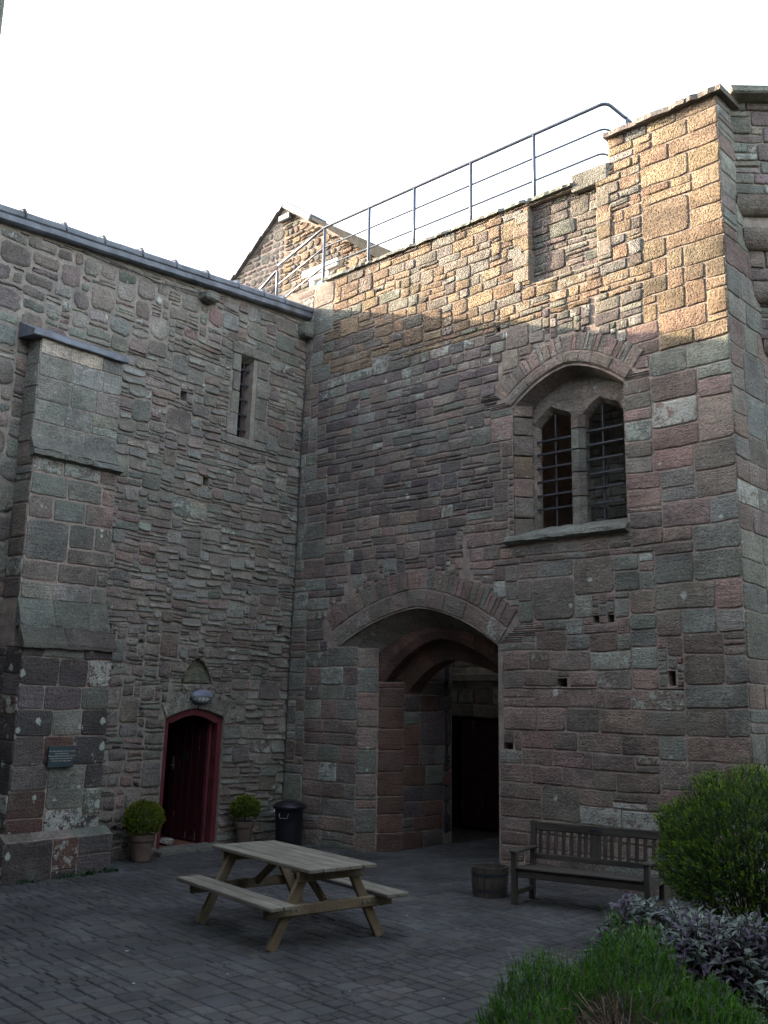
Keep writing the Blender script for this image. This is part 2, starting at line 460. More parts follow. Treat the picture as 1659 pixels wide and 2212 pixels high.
ALL_STONES = 0
def masonry(parent, rects, seed, mat, warp, xf=None, eye=None, parts=300, name='stone', minpart=.0):
    """builds stones: the largest as seen become objects named stone, the rest one joined part"""
    r = random.Random(seed)
    items = []
    for rc in rects:
        st = rc[4]
        V, Fs = stone_mesh(rc, r, warp)
        if xf: V = [xf(*v) for v in V]
        tint = (*jit(r, pick(r, st['pal'])), 1.0 if r.random() < st.get('lime', 0) else min(.9, max(0, r.gauss(st.get('lich', .25), .28))))
        cx, cz = (rc[0] + rc[1]) / 2, (rc[2] + rc[3]) / 2
        c = Vector(xf(cx, 0, cz)) if xf else Vector((cx, 0, cz))
        d = (c - eye).length if eye else 1
        items.append(((rc[1] - rc[0]) * (rc[3] - rc[2]) / d / d, V, Fs, tint, st.get('mat', mat)))
    items.sort(key=lambda t: -t[0])
    rest = {}
    for k, (a, V, Fs, tint, mt) in enumerate(items):
        if k < parts:
            mb = MB(); mb.add(V, Fs, tint); mb.build(name, mt, parent, smooth=True, centre=True)
        else: rest.setdefault(mt.name, (MB(), mt))[0].add(V, Fs, tint)
    for mb, mt in rest.values(): mb.build('small_' + name + 's', mt, parent, smooth=True, kind='stuff')

def make_warp(sx, sz, freq, seed, keep=None):
    o = Vector((seed * 7.13, seed * 3.7, seed * 1.9))
    def wp(x, z):
        k = keep(x, z) if keep else 1.0
        q = Vector((x * freq * .55, z * freq, 0)) + o
        a = noise.noise(q); b = noise.noise(q + Vector((31.7, 11.2, 5))); q2 = Vector((x * .35, z * .25, 3)) + o
        q3 = Vector((x * freq * 2.6, z * freq * 2.6, 1)) + o
        return (x + k * (sx * a + .25 * sx * noise.noise(q3)), z + k * (sz * b + sz * .8 * noise.noise(q2) + .3 * sz * noise.noise(q3 + Vector((9, 4, 2)))))
    return wp
ident = lambda x, z: (x, z)

def holed_wall(mb, outer, holes, y=0.0):
    """flat face with holes at depth y, using constrained triangulation"""
    from mathutils.geometry import tessellate_polygon
    loops = [[Vector((p[0], p[1], 0)) for p in outer]] + [[Vector((p[0], p[1], 0)) for p in h] for h in holes]
    flat = [p for l in loops for p in l]
    tris = tessellate_polygon(loops)
    mb.add([(p.x, y, p.y) for p in flat], [t for t in tris])
def reveal(mb, poly, y0, y1, closed=True):
    n = len(poly); rng = range(n if closed else n - 1)
    for i in rng:
        a, b = poly[i], poly[(i + 1) % n]
        mb.quad((a[0], y0, a[1]), (b[0], y0, b[1]), (b[0], y1, b[1]), (a[0], y1, a[1]))

def arc(uL, uR_, uc, sL, sR, za, t):
    """flattened pointed arch curve, t from -1 (left spring) to 1 (right spring)"""
    a = abs(t); k = 1 - (.22 * a + .78 * a * a)
    if t < 0: return (uc - (uc - uL) * a, sL + (za - sL) * k)
    return (uc + (uR_ - uc) * a, sR + (za - sR) * k)
def arc_n(cfg, t):
    e = .01; p = arc(*cfg, max(-1, t - e)); q = arc(*cfg, min(1, t + e))
    dx, dz = q[0] - p[0], q[1] - p[1]; L = math.hypot(dx, dz)
    return (-dz / L, dx / L)

def voussoirs(parent, cfg_in, cfg_back, thick, d0, d1, cuts, mat, pal, seed, name='voussoir', gap=.006, proud=.02, r0=0.0, cham=.02):
    """ring stones between the curve cfg_in (front) and cfg_back (rear edge of the soffit)"""
    r = random.Random(seed)
    for ta, tb in zip(cuts[:-1], cuts[1:]):
        sub = 2 if tb - ta > .12 else 1
        gp = gap / 2.2
        pr = proud * r.uniform(.4, 1.4); th = thick * r.uniform(.93, 1.05)
        V = []; nr = sub + 1
        for k in range(nr):
            t = ta + gp + (tb - ta - 2 * gp) * k / sub
            p = arc(*cfg_in, t); nx, nz = arc_n(cfg_in, t); q = arc(*cfg_back, t)
            j = lambda a: r.uniform(-a, a)
            def at(o, d): return (p[0] + nx * o, d, p[1] + nz * o)
            V += [at(th - .0, d0 + .02), at(th - .012, d0 - pr + j(.004)), at(r0 + th * .5, d0 - pr - .006 + j(.005)), at(r0 + cham * 1.1, d0 - pr + j(.004)), at(r0 - .002, d0 + cham * .7),
                  (q[0] * .5 + at(r0, 0)[0] * .5 + j(.004), (d0 + d1) / 2, q[1] * .5 + at(r0, 0)[2] * .5 + j(.004)), (q[0], d1, q[1]), at(th, d1)]
        m = 8; Fs = []
        for k in range(sub):
            for i in range(m):
                i2 = (i + 1) % m
                Fs.append((k * m + i, k * m + i2, (k + 1) * m + i2, (k + 1) * m + i))
        Fs.append(tuple(range(m))[::-1]); Fs.append(tuple(sub * m + i for i in range(m)))
        tint = (*jit(r, pick(r, pal)), min(1, max(0, r.gauss(.25, .25))))
        mb = MB(); mb.add(V, Fs, tint); mb.build(name, mat, parent, centre=True, fix=True)
def cuts(a, b, n, seed, var=.3):
    r = random.Random(seed); w = [1 + r.uniform(-var, var) for _ in range(n)]; s = sum(w); c = [a]
    for x in w: c.append(c[-1] + x / s * (b - a))
    c[-1] = b
    return c

# ================================================================== GATEHOUSE WALL (right)
EYE_R = Vector((12.79, -11.34, 2.15)); EYE_L = Vector((-11.97, -12.2, 2.15))
gate = empty('gatehouse', FR, 'red sandstone gatehouse wall with a broad pointed archway and a barred twin window', 'building')
U1 = 7.94                                    # outer corner of the wall
A0 = (1.25, 4.42, 2.92, 3.07, 3.00, 3.60)    # face curve of the gate arch: uL, uR, apex u, spring L, spring R, apex z
A1 = (1.88, 4.40, 2.96, 2.98, 2.92, 3.36)    # rear edge of its flared soffit
W0 = (4.71, 6.49, 5.63, 6.37, 6.38, 6.80)    # face curve of the window hood
W1 = (4.86, 6.47, 5.60, 6.36, 6.36, 6.70)
def arch_z(cfg, u, off=0.0):
    uL, uR_, uc, sL, sR, za = cfg
    if u < uc: a = (uc - u) / (uc - uL); s = sL
    else: a = (u - uc) / (uR_ - uc); s = sR
    return s + (za - s) * (1 - (.22 * a + .78 * a * a)) + off
PAN = (5.03, 6.16, 8.17, 9.46)
HOLES_R = [(4.42, 4.50, 7.58, 7.66), (5.94, 6.03, 3.24, 3.34), (6.15, 6.25, 3.24, 3.34), (5.37, 5.53, 2.43, 2.54), (6.96, 7.06, 2.44, 2.62), (4.50, 4.66, 1.60, 1.68)]
def blk_R(u, z):
    if u < 6.36:
        if z > 9.46 - (.02 if u > 5 else .05 * (u < 2.1)): return True
    elif z > 9.93: return True
    if z < 3.07 and 1.70 < u < 4.43: return True
    for cfg, th, ul, ur in ((A0, .585, .72, 4.80), (W0, .475, 4.35, 6.66)):
        uL, uR_, uc, sL, sR, za = cfg
        if ul < u < ur:
            s = sL if u < uc else sR
            a = max(-1.0, min(1.0, (u - uc) / ((uc - uL) if u < uc else (uR_ - uc))))
            # under the extrados, above the lower radial cut of the end stone
            ext = arch_z(cfg, max(uL - .0, min(uR_, u)), 0) + th * 1.04
            if uL <= u <= uR_:
                if s - .02 < z < ext + .015 * abs(a): return True
            else:
                dd = (uL - u) if u < uL else (u - uR_)
                if dd < th * .62 and s + dd * .9 < z < s + th * 1.0 - dd * .45: return True
    if 4.71 < u < 6.49 and 4.48 < z < 6.40: return True
    if 4.62 < u < 6.5 and 4.36 < z < 4.5: return True
    if PAN[0] < u < PAN[1] and z > PAN[2]: return True
    for h in HOLES_R:
        if h[0] - .01 < u < h[1] + .01 and h[2] - .01 < z < h[3] + .01: return True
    return False
REDS = [('red', 5), ('red2', 3), ('gg', 2.2), ('br', 2), ('gg2', 1), ('dk2', .8)]
DARKS = [('dk', 5), ('dk2', 4), ('br', 2.5), ('red2', 1.6), ('gg2', 1.8), ('gg', .5)]
TANS = [('tan', 5), ('br', 1.5), ('gy', 2), ('tan2', 2)]
GREENS = [('gg', 4), ('gg2', 3), ('br', 1.5), ('red2', 1.5), ('dk2', 1.5)]
S_ash = dict(amin=.008, h=(.18, .30), w=(.28, .66), asp=1.2, gap=.016, round=.08, rough=.006, p=.013, bev=.008, course=.88, pal=REDS, lich=.28, lime=.045, face=.005, minw=.16)
S_mid = dict(amin=.007, h=(.10, .18), w=(.18, .46), asp=1.2, gap=.014, round=.10, rough=.007, p=.017, bev=.009, course=.90, pal=DARKS, lich=.30, face=.006, minw=.1, thin=.03)
S_low = dict(amin=.007, h=(.12, .24), w=(.18, .50), gap=.015, round=.10, rough=.008, p=.016, bev=.009, course=.84, pal=[('br', 4), ('red', 3), ('dk2', 3), ('red2', 3), ('gg', 1.5), ('dk', 1.5)], lich=.2, face=.006, minw=.1, thin=.1)
S_top = dict(mat=M_pitted, amin=.006, h=(.10, .20), w=(.18, .48), asp=1.15, gap=.016, round=.10, rough=.009, p=.017, bev=.009, course=.86, pal=TANS, lich=.42, face=.009, minw=.1, thin=.1)
S_lit = dict(mat=M_pitted, amin=.006, h=(.20, .32), w=(.34, .75), asp=1.35, gap=.016, round=.07, rough=.008, p=.015, bev=.008, course=.88, pal=[('tan', 6), ('tan2', 3)], lich=.08, face=.007, minw=.16)
S_quo = dict(h=(.22, .32), w=(.28, .52), gap=.020, round=.12, rough=.005, p=.012, bev=.008, course=.9, pal=GREENS, lich=.3, face=.004, minw=.16)
def sty_R(u, z):
    if u < .45: return S_quo
    if z < 3.1 and u < 1.75: return dict(S_ash, pal=[('gg', 3), ('red2', 3), ('dk2', 2), ('br', 2), ('gg2', 2)])
    if u > 6.75 and z > 6.45: return S_lit
    if u > 6.75: return dict(S_ash, h=(.24, .36), w=(.34, .8), pal=[('red', 3), ('br', 3), ('gg', 3), ('gg2', 1.5), ('red2', 2)])
    if z < 2.7 and u > 4.3: return dict(S_ash, cid='ash', pal=[('red', 5), ('red2', 5), ('br', 1.5), ('gg', 1)])
    if z < 4.0 and u > 4.3: return dict(S_ash, cid='ash', pal=[('red', 2), ('red2', 2), ('gg', 3.5), ('gg2', 3), ('br', 2)])
    if z < 4.45 and u > 4.3: return S_low
    if u > 6.4 and z < 7: return dict(S_ash, h=(.14, .28), w=(.2, .5))
    if 4.3 < u < 4.75 and 4.4 < z < 6.5: return dict(S_ash, h=(.26, .36), w=(.3, .5), pal=[('br', 4), ('red2', 2), ('gg2', 2), ('red', 1)])
    if z > 7.6: return S_top
    if z > 7.0: return dict(S_mid, pal=[('dk2', 3), ('br', 3), ('gy', 2), ('dk', 2), ('gg2', 1.5)], lich=.5)
    if z < 4.9: return S_low
    return S_mid
def keep_R(u, z):
    d = min(abs(u - U1), abs(u - 0) + .2)
    if .6 < u < 5: d = min(d, max(abs(u - 1.7) if z < 3.2 else 9, 0), max(abs(u - 4.42) if z < 3.2 else 9, 0))
    if 4 < u < 7 and 4.3 < z < 6.6: d = min(d, abs(u - 4.71), abs(u - 6.49))
    if z > 9.2: d = min(d, abs(z - 9.46), abs(z - 9.93) if u > 6.3 else 9)
    return max(0.0, min(1.0, d / .35))
rects = layout(0.0, U1, -.06, 9.93, .03, blk_R, sty_R, 11)
masonry(gate, rects, 21, M_stone, make_warp(.022, .030, 1.3, 3, keep_R), eye=EYE_R)

# mortar face with its openings
arch_pts = [arc(*A0, -1 + 2 * k / 24) for k in range(25)]
outer = [(-.5, -.3), (1.70, -.3), (1.70, 3.07)] + [p for p in arch_pts] + [(4.42, -.3), (U1, -.3), (U1, 9.93), (6.36, 9.93), (6.36, 9.46), (-.5, 9.44)]
win_pts = [(4.71, 4.49), (6.49, 4.49)] + [arc(*W0, 1 - 2 * k / 20) for k in range(21)]
pan_pts = [(PAN[0], PAN[2]), (PAN[1], PAN[2]), (PAN[1], 9.40), (PAN[0], 9.40)]
mb = MB()
hp = [[(h[0], h[2]), (h[1], h[2]), (h[1], h[3]), (h[0], h[3])] for h in HOLES_R]
holed_wall(mb, outer, [win_pts, pan_pts] + hp)
for h in hp:
    reveal(mb, h, 0, .3); mb.add([(p[0], .3, p[1]) for p in h], [(0, 1, 2, 3)])
PD = .09
reveal(mb, pan_pts, 0, PD); mb.add([(p[0], PD, p[1]) for p in pan_pts], [(0, 1, 2, 3)])
reveal(mb, [(6.36, 9.46), (6.36, 9.93)], 0, .5, False)
# mass behind the parapet, above the rooms
mb.quad((-.5, 0, 9.44), (6.36, 0, 9.46), (6.36, .55, 9.46), (-.5, .55, 9.44))
mb.quad((6.36, 0, 9.93), (U1, 0, 9.93), (U1, 1.5, 9.93), (6.36, 1.5, 9.93))
mb.quad((-.5, .55, 9.44), (4.85, .55, 9.44), (4.85, .55, 8.2), (-.5, .55, 8.2))
mb.quad((6.36, .5, 9.93), (6.36, 1.5, 9.93), (6.36, 1.5, 8.2), (6.36, .5, 8.2))
mb.build('mortar_face', M_mortar, gate)
# stones of the blocked panel
S_pan = dict(S_top, h=(.09, .17), w=(.18, .45), p=.02, lich=.3, pal=[('br', 3), ('gy', 3), ('dk2', 2), ('gg2', 1.5)])
rects = layout(PAN[0] + .02, PAN[1] - .01, PAN[2] + .02, 9.42, .03, lambda u, z: False, lambda u, z: S_pan, 12)
masonry(gate, rects, 22, M_stone, make_warp(.03, .03, 1.6, 5), xf=lambda x, y, z: (x, y + PD, z), eye=EYE_R, parts=40, name='infill_stone')
# projecting jamb stones of the panel
r_ = random.Random(5)
for (ua, ub) in ((PAN[0] - .30, PAN[0] + .005), (PAN[1] - .005, PAN[1] + .28)):
    z = PAN[2] + .05
    while z < 9.2:
        h = r_.uniform(.17, .30); mb = MB()
        w = (ub - ua) * r_.uniform(.75, 1.0); x0 = ub - w if ub < 5.5 else ua
        mb.box((w, .15, min(h, 9.36 - z) - .014), T(x0 + w / 2, .052, z + min(h, 9.36 - z) / 2), .016, (*jit(r_, PAL['tan'] if r_.random() < .6 else PAL['br']), .3), .006, int(z * 100))
        mb.build('jamb_stone', M_stone, gate, centre=True); z += h

# arch rings of the gateway
VP1 = [('gy', 1), ('br', 3), ('red2', 1.5)]
VP2 = [('red', 4), ('br', 2), ('red2', 3), ('gg2', .4)]
voussoirs(gate, A0, A1, .28, 0, .30, cuts(-1, 1, 9, 1), M_stone, VP1, 31, gap=.008, proud=.02, cham=.03)
voussoirs(gate, A0, A0, .575, 0, .10, cuts(-1.0, 1.0, 34, 2, .5), M_stone, VP2, 32, gap=.007, proud=.018, r0=.292, cham=.012, name='relieving_voussoir')
# ribs deeper in the passage
B0 = (1.90, 4.40, 3.02, 2.50, 2.55, 3.17); C0 = (2.12, 4.38, 2.95, 2.33, 2.42, 2.86)
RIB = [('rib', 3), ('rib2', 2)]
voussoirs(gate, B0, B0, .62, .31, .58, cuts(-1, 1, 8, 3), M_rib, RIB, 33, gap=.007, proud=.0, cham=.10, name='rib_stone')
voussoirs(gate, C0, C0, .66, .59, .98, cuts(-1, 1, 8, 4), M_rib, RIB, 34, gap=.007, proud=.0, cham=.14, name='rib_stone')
# splayed left jamb and passage wall, then the hidden right jamb
def on_line(p0, p1):
    L = math.hypot(p1[0] - p0[0], p1[1] - p0[1]); dx, dy = (p1[0] - p0[0]) / L, (p1[1] - p0[1]) / L
    nx, ny = -dy, dx                    # into the masonry for jambs on the left
    return L, (lambda s, y, z: (p0[0] + dx * s + nx * y, p0[1] + dy * s + ny * y, z))
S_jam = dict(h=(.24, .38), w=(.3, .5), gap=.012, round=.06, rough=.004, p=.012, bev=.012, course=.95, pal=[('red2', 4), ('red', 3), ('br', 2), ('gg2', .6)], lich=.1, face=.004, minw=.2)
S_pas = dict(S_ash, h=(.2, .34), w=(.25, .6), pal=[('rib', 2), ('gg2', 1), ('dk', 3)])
jb = MB()
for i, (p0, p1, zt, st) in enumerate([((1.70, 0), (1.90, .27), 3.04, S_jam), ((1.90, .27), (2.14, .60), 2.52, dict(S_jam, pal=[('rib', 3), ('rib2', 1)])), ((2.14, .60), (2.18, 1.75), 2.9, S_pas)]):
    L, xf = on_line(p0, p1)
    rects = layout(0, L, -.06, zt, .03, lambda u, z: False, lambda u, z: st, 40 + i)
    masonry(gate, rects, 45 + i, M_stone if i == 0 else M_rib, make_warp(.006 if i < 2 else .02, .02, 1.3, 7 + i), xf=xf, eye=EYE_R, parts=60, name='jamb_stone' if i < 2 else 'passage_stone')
    a, b_, c, d = xf(0, .004, -.3), xf(L, .004, -.3), xf(L, .004, zt), xf(0, .004, zt)
    jb.quad(a, b_, c, d)
jb.quad((4.42, 0, -.3), (4.42, 3.4, -.3), (4.42, 3.4, 3.4), (4.42, 0, 3.4))
jb.quad((2.18, 1.75, -.3), (-.6, 1.75, -.3), (-.6, 1.75, 3.6), (2.18, 1.75, 3.6))
jb.quad((2.18, .98, 2.6), (2.18, 1.75, 2.6), (2.18, 1.75, 3.6), (2.18, .98, 3.6))
jb.quad((-.6, 1.75, -.3), (-.6, 3.5, -.3), (-.6, 3.5, 3.6), (-.6, 1.75, 3.6))
jb.build('passage_side', M_mortar, gate)
cb = MB()  # slab added to stop light leaking in; open shaft added to brighten the back
cb.quad((-.6, .03, 4.25), (4.45, .03, 4.25), (4.45, 2.25, 4.25), (-.6, 2.25, 4.25)); cb.quad((-.6, .03, -.3), (-.6, 1.75, -.3), (-.6, 1.75, 4.25), (-.6, .03, 4.25))
cb.quad((-.6, 2.25, 3.45), (4.45, 2.25, 3.45), (4.45, 2.25, 8.2), (-.6, 2.25, 8.2)); cb.quad((-.6, 2.25, 3.45), (-.6, 3.5, 3.45), (-.6, 3.5, 9), (-.6, 2.25, 9)); cb.quad((4.42, 2.25, 3.4), (4.42, 3.5, 3.4), (4.42, 3.5, 8.2), (4.42, 2.25, 8.2)); cb.quad((4.42, .03, 3.0), (4.42, 2.25, 3.0), (4.42, 2.25, 4.25), (4.42, .03, 4.25))
cb.quad((-.6, .9, 3.45), (4.45, .9, 3.45), (4.45, 2.25, 3.45), (-.6, 2.25, 3.45))
cb.build('vault_and_added_shaft', M_mortar, gate)
# back of the passage: stone head over a dark door
S_bk = dict(S_ash, h=(.22, .4), w=(.3, .8), pal=[('gy', 3), ('gg2', 3), ('br', 2)], p=.03)
def blk_back(u, z): return z < 1.98 and .6 < u < 2.3
rects = layout(-.5, 4.4, 0, 3.4, .04, blk_back, lambda u, z: S_bk, 51)
masonry(gate, rects, 52, M_stone, make_warp(.02, .03, 1.2, 9), xf=lambda x, y, z: (x, y + 3.40, z), eye=EYE_R, parts=40, name='back_stone')
bk = MB()
holed_wall(bk, [(-.6, -.3), (.6, -.3), (.6, 1.98), (2.3, 1.98), (2.3, -.3), (4.5, -.3), (4.5, 3.5), (-.6, 3.5)], [], 3.40)
bk.build('passage_back', M_mortar_grey, gate)
lb = MB(); lb.box((1.9, .16, .15), T(1.45, 3.33, 2.68), .02, (*PAL['gg2'], .2)); lb.build('string_course', M_stone, gate)
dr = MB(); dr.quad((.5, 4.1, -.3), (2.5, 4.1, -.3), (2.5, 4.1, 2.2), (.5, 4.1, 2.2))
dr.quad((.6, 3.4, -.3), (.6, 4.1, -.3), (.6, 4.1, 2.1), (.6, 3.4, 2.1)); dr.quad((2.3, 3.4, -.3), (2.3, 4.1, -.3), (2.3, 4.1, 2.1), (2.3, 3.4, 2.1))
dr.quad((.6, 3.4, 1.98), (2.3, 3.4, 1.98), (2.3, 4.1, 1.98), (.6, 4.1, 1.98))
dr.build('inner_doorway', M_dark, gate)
pd_ = MB()
for k in range(5): pd_.box((1.9, .195, .04), T(1.0 + k * .2, 3.62, .97) @ VX, .006, (.55, .5, .5, 1), 0, k)
pd_.build('inner_door', M_door, gate)
# iron gate stile with its strap hinge
gt = empty('iron_gate', FR @ T(2.15, 1.62, 0), 'dark iron gate stile with a strap hinge standing inside the archway', 'gate')
mb = MB(); mb.box((2.86, .10, .075), T(0, 0, 1.43) @ Matrix.Rotation(math.pi / 2, 4, 'Y'), .008); mb.build('stile', M_iron, gt)
for z in (.4, 1.32, 2.5):
    mb = MB(); mb.box((.20, .13, .035), T(-.05, 0, z + .03), .006); mb.box((.20, .13, .035), T(-.05, 0, z - .03), .006)
    mb.tube([(.06, -.03, z - .07), (.06, -.03, z + .07)], .02, 8); mb.build('strap_hinge', M_iron, gt)

# window: flared hood, splayed jambs, frame with two lights, mullion, bars
voussoirs(gate, W0, W1, .20, 0, .27, cuts(-1, 1, 7, 6), M_stone, [('br', 3), ('gy', 2), ('red2', 1)], 35, gap=.01, proud=.03, cham=.05, name='hood_stone')
voussoirs(gate, W0, W0, .465, 0, .10, cuts(-1.0, 1.0, 24, 8, .6), M_stone, [('br', 3), ('red', 2), ('gy', 2), ('red2', 1)], 36, gap=.012, proud=.014, r0=.212, cham=.012, name='relieving_voussoir')
for i, (p0, p1) in enumerate([((4.71, 0), (4.90, .25)), ((6.40, .25), (6.49, 0))]):
    L, xf = on_line(p0, p1)
    st = dict(S_jam, h=(.22, .36), pal=[('gy', 3), ('br', 2), ('tan', 2), ('red', 1)], rough=.008 if i == 0 else .02)
    masonry(gate, layout(0, L, 4.5, 6.42, .03, lambda u, z: False, lambda u, z: st, 60 + i), 62 + i, M_stone, ident, xf=xf, eye=EYE_R, parts=30, name='jamb_stone')
wd = empty('window', None); wd.parent = gate; wd.location = (5.6, .27, 4.5)
def light_outline(x0, x1, z0, zs, xa, za):
    out = [(x0, z0), (x1, z0), (x1, zs - .02)]
    for k in range(1, 7):
        t = k / 6; out.append((x1 + (xa - x1) * t, zs + .03 + (za - zs - .03) * (.75 * t + .25 * t * t)))
    for k in range(1, 7):
        t = k / 6; out.append((xa + (x0 - xa) * t, za + (zs - .03 - za) * (.8 * t + .2 * t * t)))
    return out
def grow(poly, d):
    n_ = len(poly); out = []
    for i in range(n_):
        a, b_, c_ = poly[i - 1], poly[i], poly[(i + 1) % n_]
        e1 = Vector((b_[0] - a[0], b_[1] - a[1])); e2 = Vector((c_[0] - b_[0], c_[1] - b_[1]))
        if e1.length < 1e-5: e1 = e2
        if e2.length < 1e-5: e2 = e1
        n1 = Vector((e1.y, -e1.x)).normalized(); n2 = Vector((e2.y, -e2.x)).normalized(); m_ = (n1 + n2)
        m_ = m_ / max(.5, m_.dot(n1)) if m_.length > 1e-4 else n1
        out.append((b_[0] + m_.x * d, b_[1] + m_.y * d))
    return out
LA = light_outline(-.68, -.105, .14, 1.64, -.43, 1.81); LB = light_outline(.105, .67, .14, 1.64, .36, 1.80)
fo = [(-.92, -.04), (.90, -.04), (.90, 1.88)] + [(arc(*W1, 1 - 2 * k / 16)[0] - 5.6, arc(*W1, 1 - 2 * k / 16)[1] - 4.5 + .12) for k in range(17)] + [(-.92, 1.88)]
mb = MB(); holed_wall(mb, fo, [grow(LA, .055), grow(LB, .055)], 0.0)
for l in (LA, LB):
    q_ = grow(l, .055); reveal(mb, l, .10, .14)
    for i in range(len(l)):
        j = (i + 1) % len(l); mb.quad((q_[i][0], 0, q_[i][1]), (q_[j][0], 0, q_[j][1]), (l[j][0], .10, l[j][1]), (l[i][0], .10, l[i][1]))
mb.v = [(x, y + .02 * noise.noise(Vector((x * 6, z * 6, 2))), z) for (x, y, z) in mb.v]
mb.t = [(.285, .24, .205, .3)] * len(mb.v)
mb.build('tracery', M_stone, wd)
mb = MB()                                                     # rounded mullion drums
for k, (za, zb, key) in enumerate(((.10, .50, 'gy'), (.51, .84, 'br'), (.85, 1.16, 'gg2'), (1.17, 1.46, 'gg'), (1.47, 1.66, 'red'))):
    m2 = MB(); w = .115
    prof = [(-w, .12), (-w, .02), (-w * .45, -.06), (w * .45, -.06), (w, .02), (w, .12)]
    V = [(x, y, za) for x, y in prof] + [(x, y, zb - .008) for x, y in prof]
    n = len(prof)
    m2.add(V, [(i, (i + 1) % n, n + (i + 1) % n, n + i) for i in range(n)] + [tuple(range(n)), tuple(range(n, 2 * n))], (*PAL[key], .3))
    m2.build('mullion', M_stone, wd, fix=True)
for (xa, xb, zz) in ((-.62, -.14, (1.45, 1.26, 1.06, .86, .66, .46)), (.10, .66, (1.47, 1.27, 1.06, .86, .66, .44))):
    for z in zz:
        m2 = MB(); m2.box((xb - xa + .1, .022, .03), T((xa + xb) / 2 - .03, .05, z - .06), .004); m2.build('bar', M_iron, wd)
    m2 = MB(); m2.box((1.62, .024, .024), T((xa + xb) / 2 - .02, .075, .95) @ Matrix.Rotation(math.pi / 2, 4, 'Y'), .004); m2.build('bar', M_iron, wd)
# netting behind the right light
m2 = MB(); r_ = random.Random(8)
for k in range(15):
    x = .10 + k * .04; m2.tube([(x + r_.uniform(-.02, .02), .17, .14 + 1.4 * q / 6 + r_.uniform(-.01, .01)) for q in range(7)], .0016, 3)
for k in range(26):
    z = .16 + k * .055; m2.tube([(.12 + .55 * q / 6, .17, z + .02 * math.sin(q * 1.9 + k)) for q in range(7)], .0016, 3)
m2.build('netting', M_net, wd, kind='stuff')
# sill slab
mb = MB(); r_ = random.Random(3)
prof = [(.27, .16), (.0, .05), (-.09, .0), (-.10, -.05), (-.05, -.085), (.05, -.09)]
xs = [4.60 + 1.90 * k / 14 for k in range(15)]
V = [(x, y + r_.uniform(-.012, .012), 4.47 + z + r_.uniform(-.01, .01)) for x in xs for (y, z) in prof]
n = len(prof)
mb.add(V, [(i * n + j, (i + 1) * n + j, (i + 1) * n + j + 1, i * n + j + 1) for i in range(14) for j in range(n - 1)] + [tuple(range(n)), tuple(14 * n + j for j in range(n))], (*PAL['gg2'], .6))
mb.build('sill', M_stone, gate, fix=True)
# chamber behind the window: shade painted black at left, masonry pier under added light well at right
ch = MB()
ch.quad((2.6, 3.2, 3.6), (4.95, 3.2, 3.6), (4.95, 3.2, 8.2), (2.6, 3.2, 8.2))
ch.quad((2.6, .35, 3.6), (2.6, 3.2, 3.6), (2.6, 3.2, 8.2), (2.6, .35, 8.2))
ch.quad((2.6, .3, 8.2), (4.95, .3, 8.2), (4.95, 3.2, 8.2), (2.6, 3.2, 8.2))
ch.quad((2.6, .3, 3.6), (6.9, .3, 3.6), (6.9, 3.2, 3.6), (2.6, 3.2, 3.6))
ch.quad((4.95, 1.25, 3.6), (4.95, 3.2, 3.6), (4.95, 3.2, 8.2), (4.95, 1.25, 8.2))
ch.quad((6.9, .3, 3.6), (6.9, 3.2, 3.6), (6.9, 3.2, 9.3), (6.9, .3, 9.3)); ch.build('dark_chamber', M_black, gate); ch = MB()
ch.quad((4.95, 1.25, 7.2), (6.9, 1.25, 7.2), (6.9, 3.2, 7.2), (4.95, 3.2, 7.2))
ch.quad((4.95, 1.25, 3.6), (6.9, 1.25, 3.6), (6.9, 1.25, 7.2), (4.95, 1.25, 7.2))
ch.quad((4.70, .3, 6.95), (6.49, .3, 6.95), (6.49, .3, 9.3), (4.70, .3, 9.3))
ch.build('chamber', M_mortar_grey, gate)
S_in = dict(S_mid, h=(.10, .18), w=(.16, .34), pal=[('gy', 4), ('gg', 2), ('gg2', 2)], lich=.3)
masonry(gate, layout(4.98, 6.6, 4.2, 7.2, .03, lambda u, z: False, lambda u, z: S_in, 66), 67, M_stone, make_warp(.02, .03, 1.5, 4), xf=lambda x, y, z: (x, y + 1.24, z), eye=EYE_R, parts=50, name='chamber_stone')

# copings
r_ = random.Random(17)
def slabs(parent, ua, ub, z, th, y0, y1, lens, mat, tint, zf=None, name='coping_slab'):
    u = ua
    while u < ub - .08:
        L = min(r_.uniform(*lens), ub - u)
        if ub - u - L < .15: L = ub - u
        mb = MB(); zz = z + (zf(u) if zf else 0) + r_.uniform(-.005, .005)
        t2 = th * r_.uniform(.85, 1.1)
        n = 6; V = []
        for k in range(n + 1):
            x = u + .004 + (L - .008) * k / n; e = r_.uniform(-.02, .02); ez = r_.uniform(-.006, .006)
            V += [(x, y0 + e, zz + ez), (x, y0 + e + .012, zz + t2 + ez), (x, y1, zz + t2 * .9), (x, y1, zz)]
        Fs = [(k * 4 + j, (k + 1) * 4 + j, (k + 1) * 4 + (j + 1) % 4, k * 4 + (j + 1) % 4) for k in range(n) for j in range(4)] + [(0, 1, 2, 3), (n * 4, n * 4 + 1, n * 4 + 2, n * 4 + 3)]
        mb.add(V, Fs, (*jit(r_, PAL[tint]), .5)); mb.build(name, mat, parent, centre=True, fix=True); u += L
slabs(gate, .72, 4.98, 9.455, .055, -.055, .5, (.35, .8), M_stone, 'gg2')
slabs(gate, 5.04, 5.78, 9.43, .06, -.06, .5, (.35, .8), M_stone, 'gg2')
slabs(gate, 6.33, 8.04, 9.925, .075, -.10, 1.2, (.4, .8), M_stone, 'dk2')
mb = MB(); mb.box((.60, .42, .27), T(6.07, .17, 9.47), .035, (*PAL['gy'], .5), .02, 4); mb.build('coping_block', M_stone, gate)
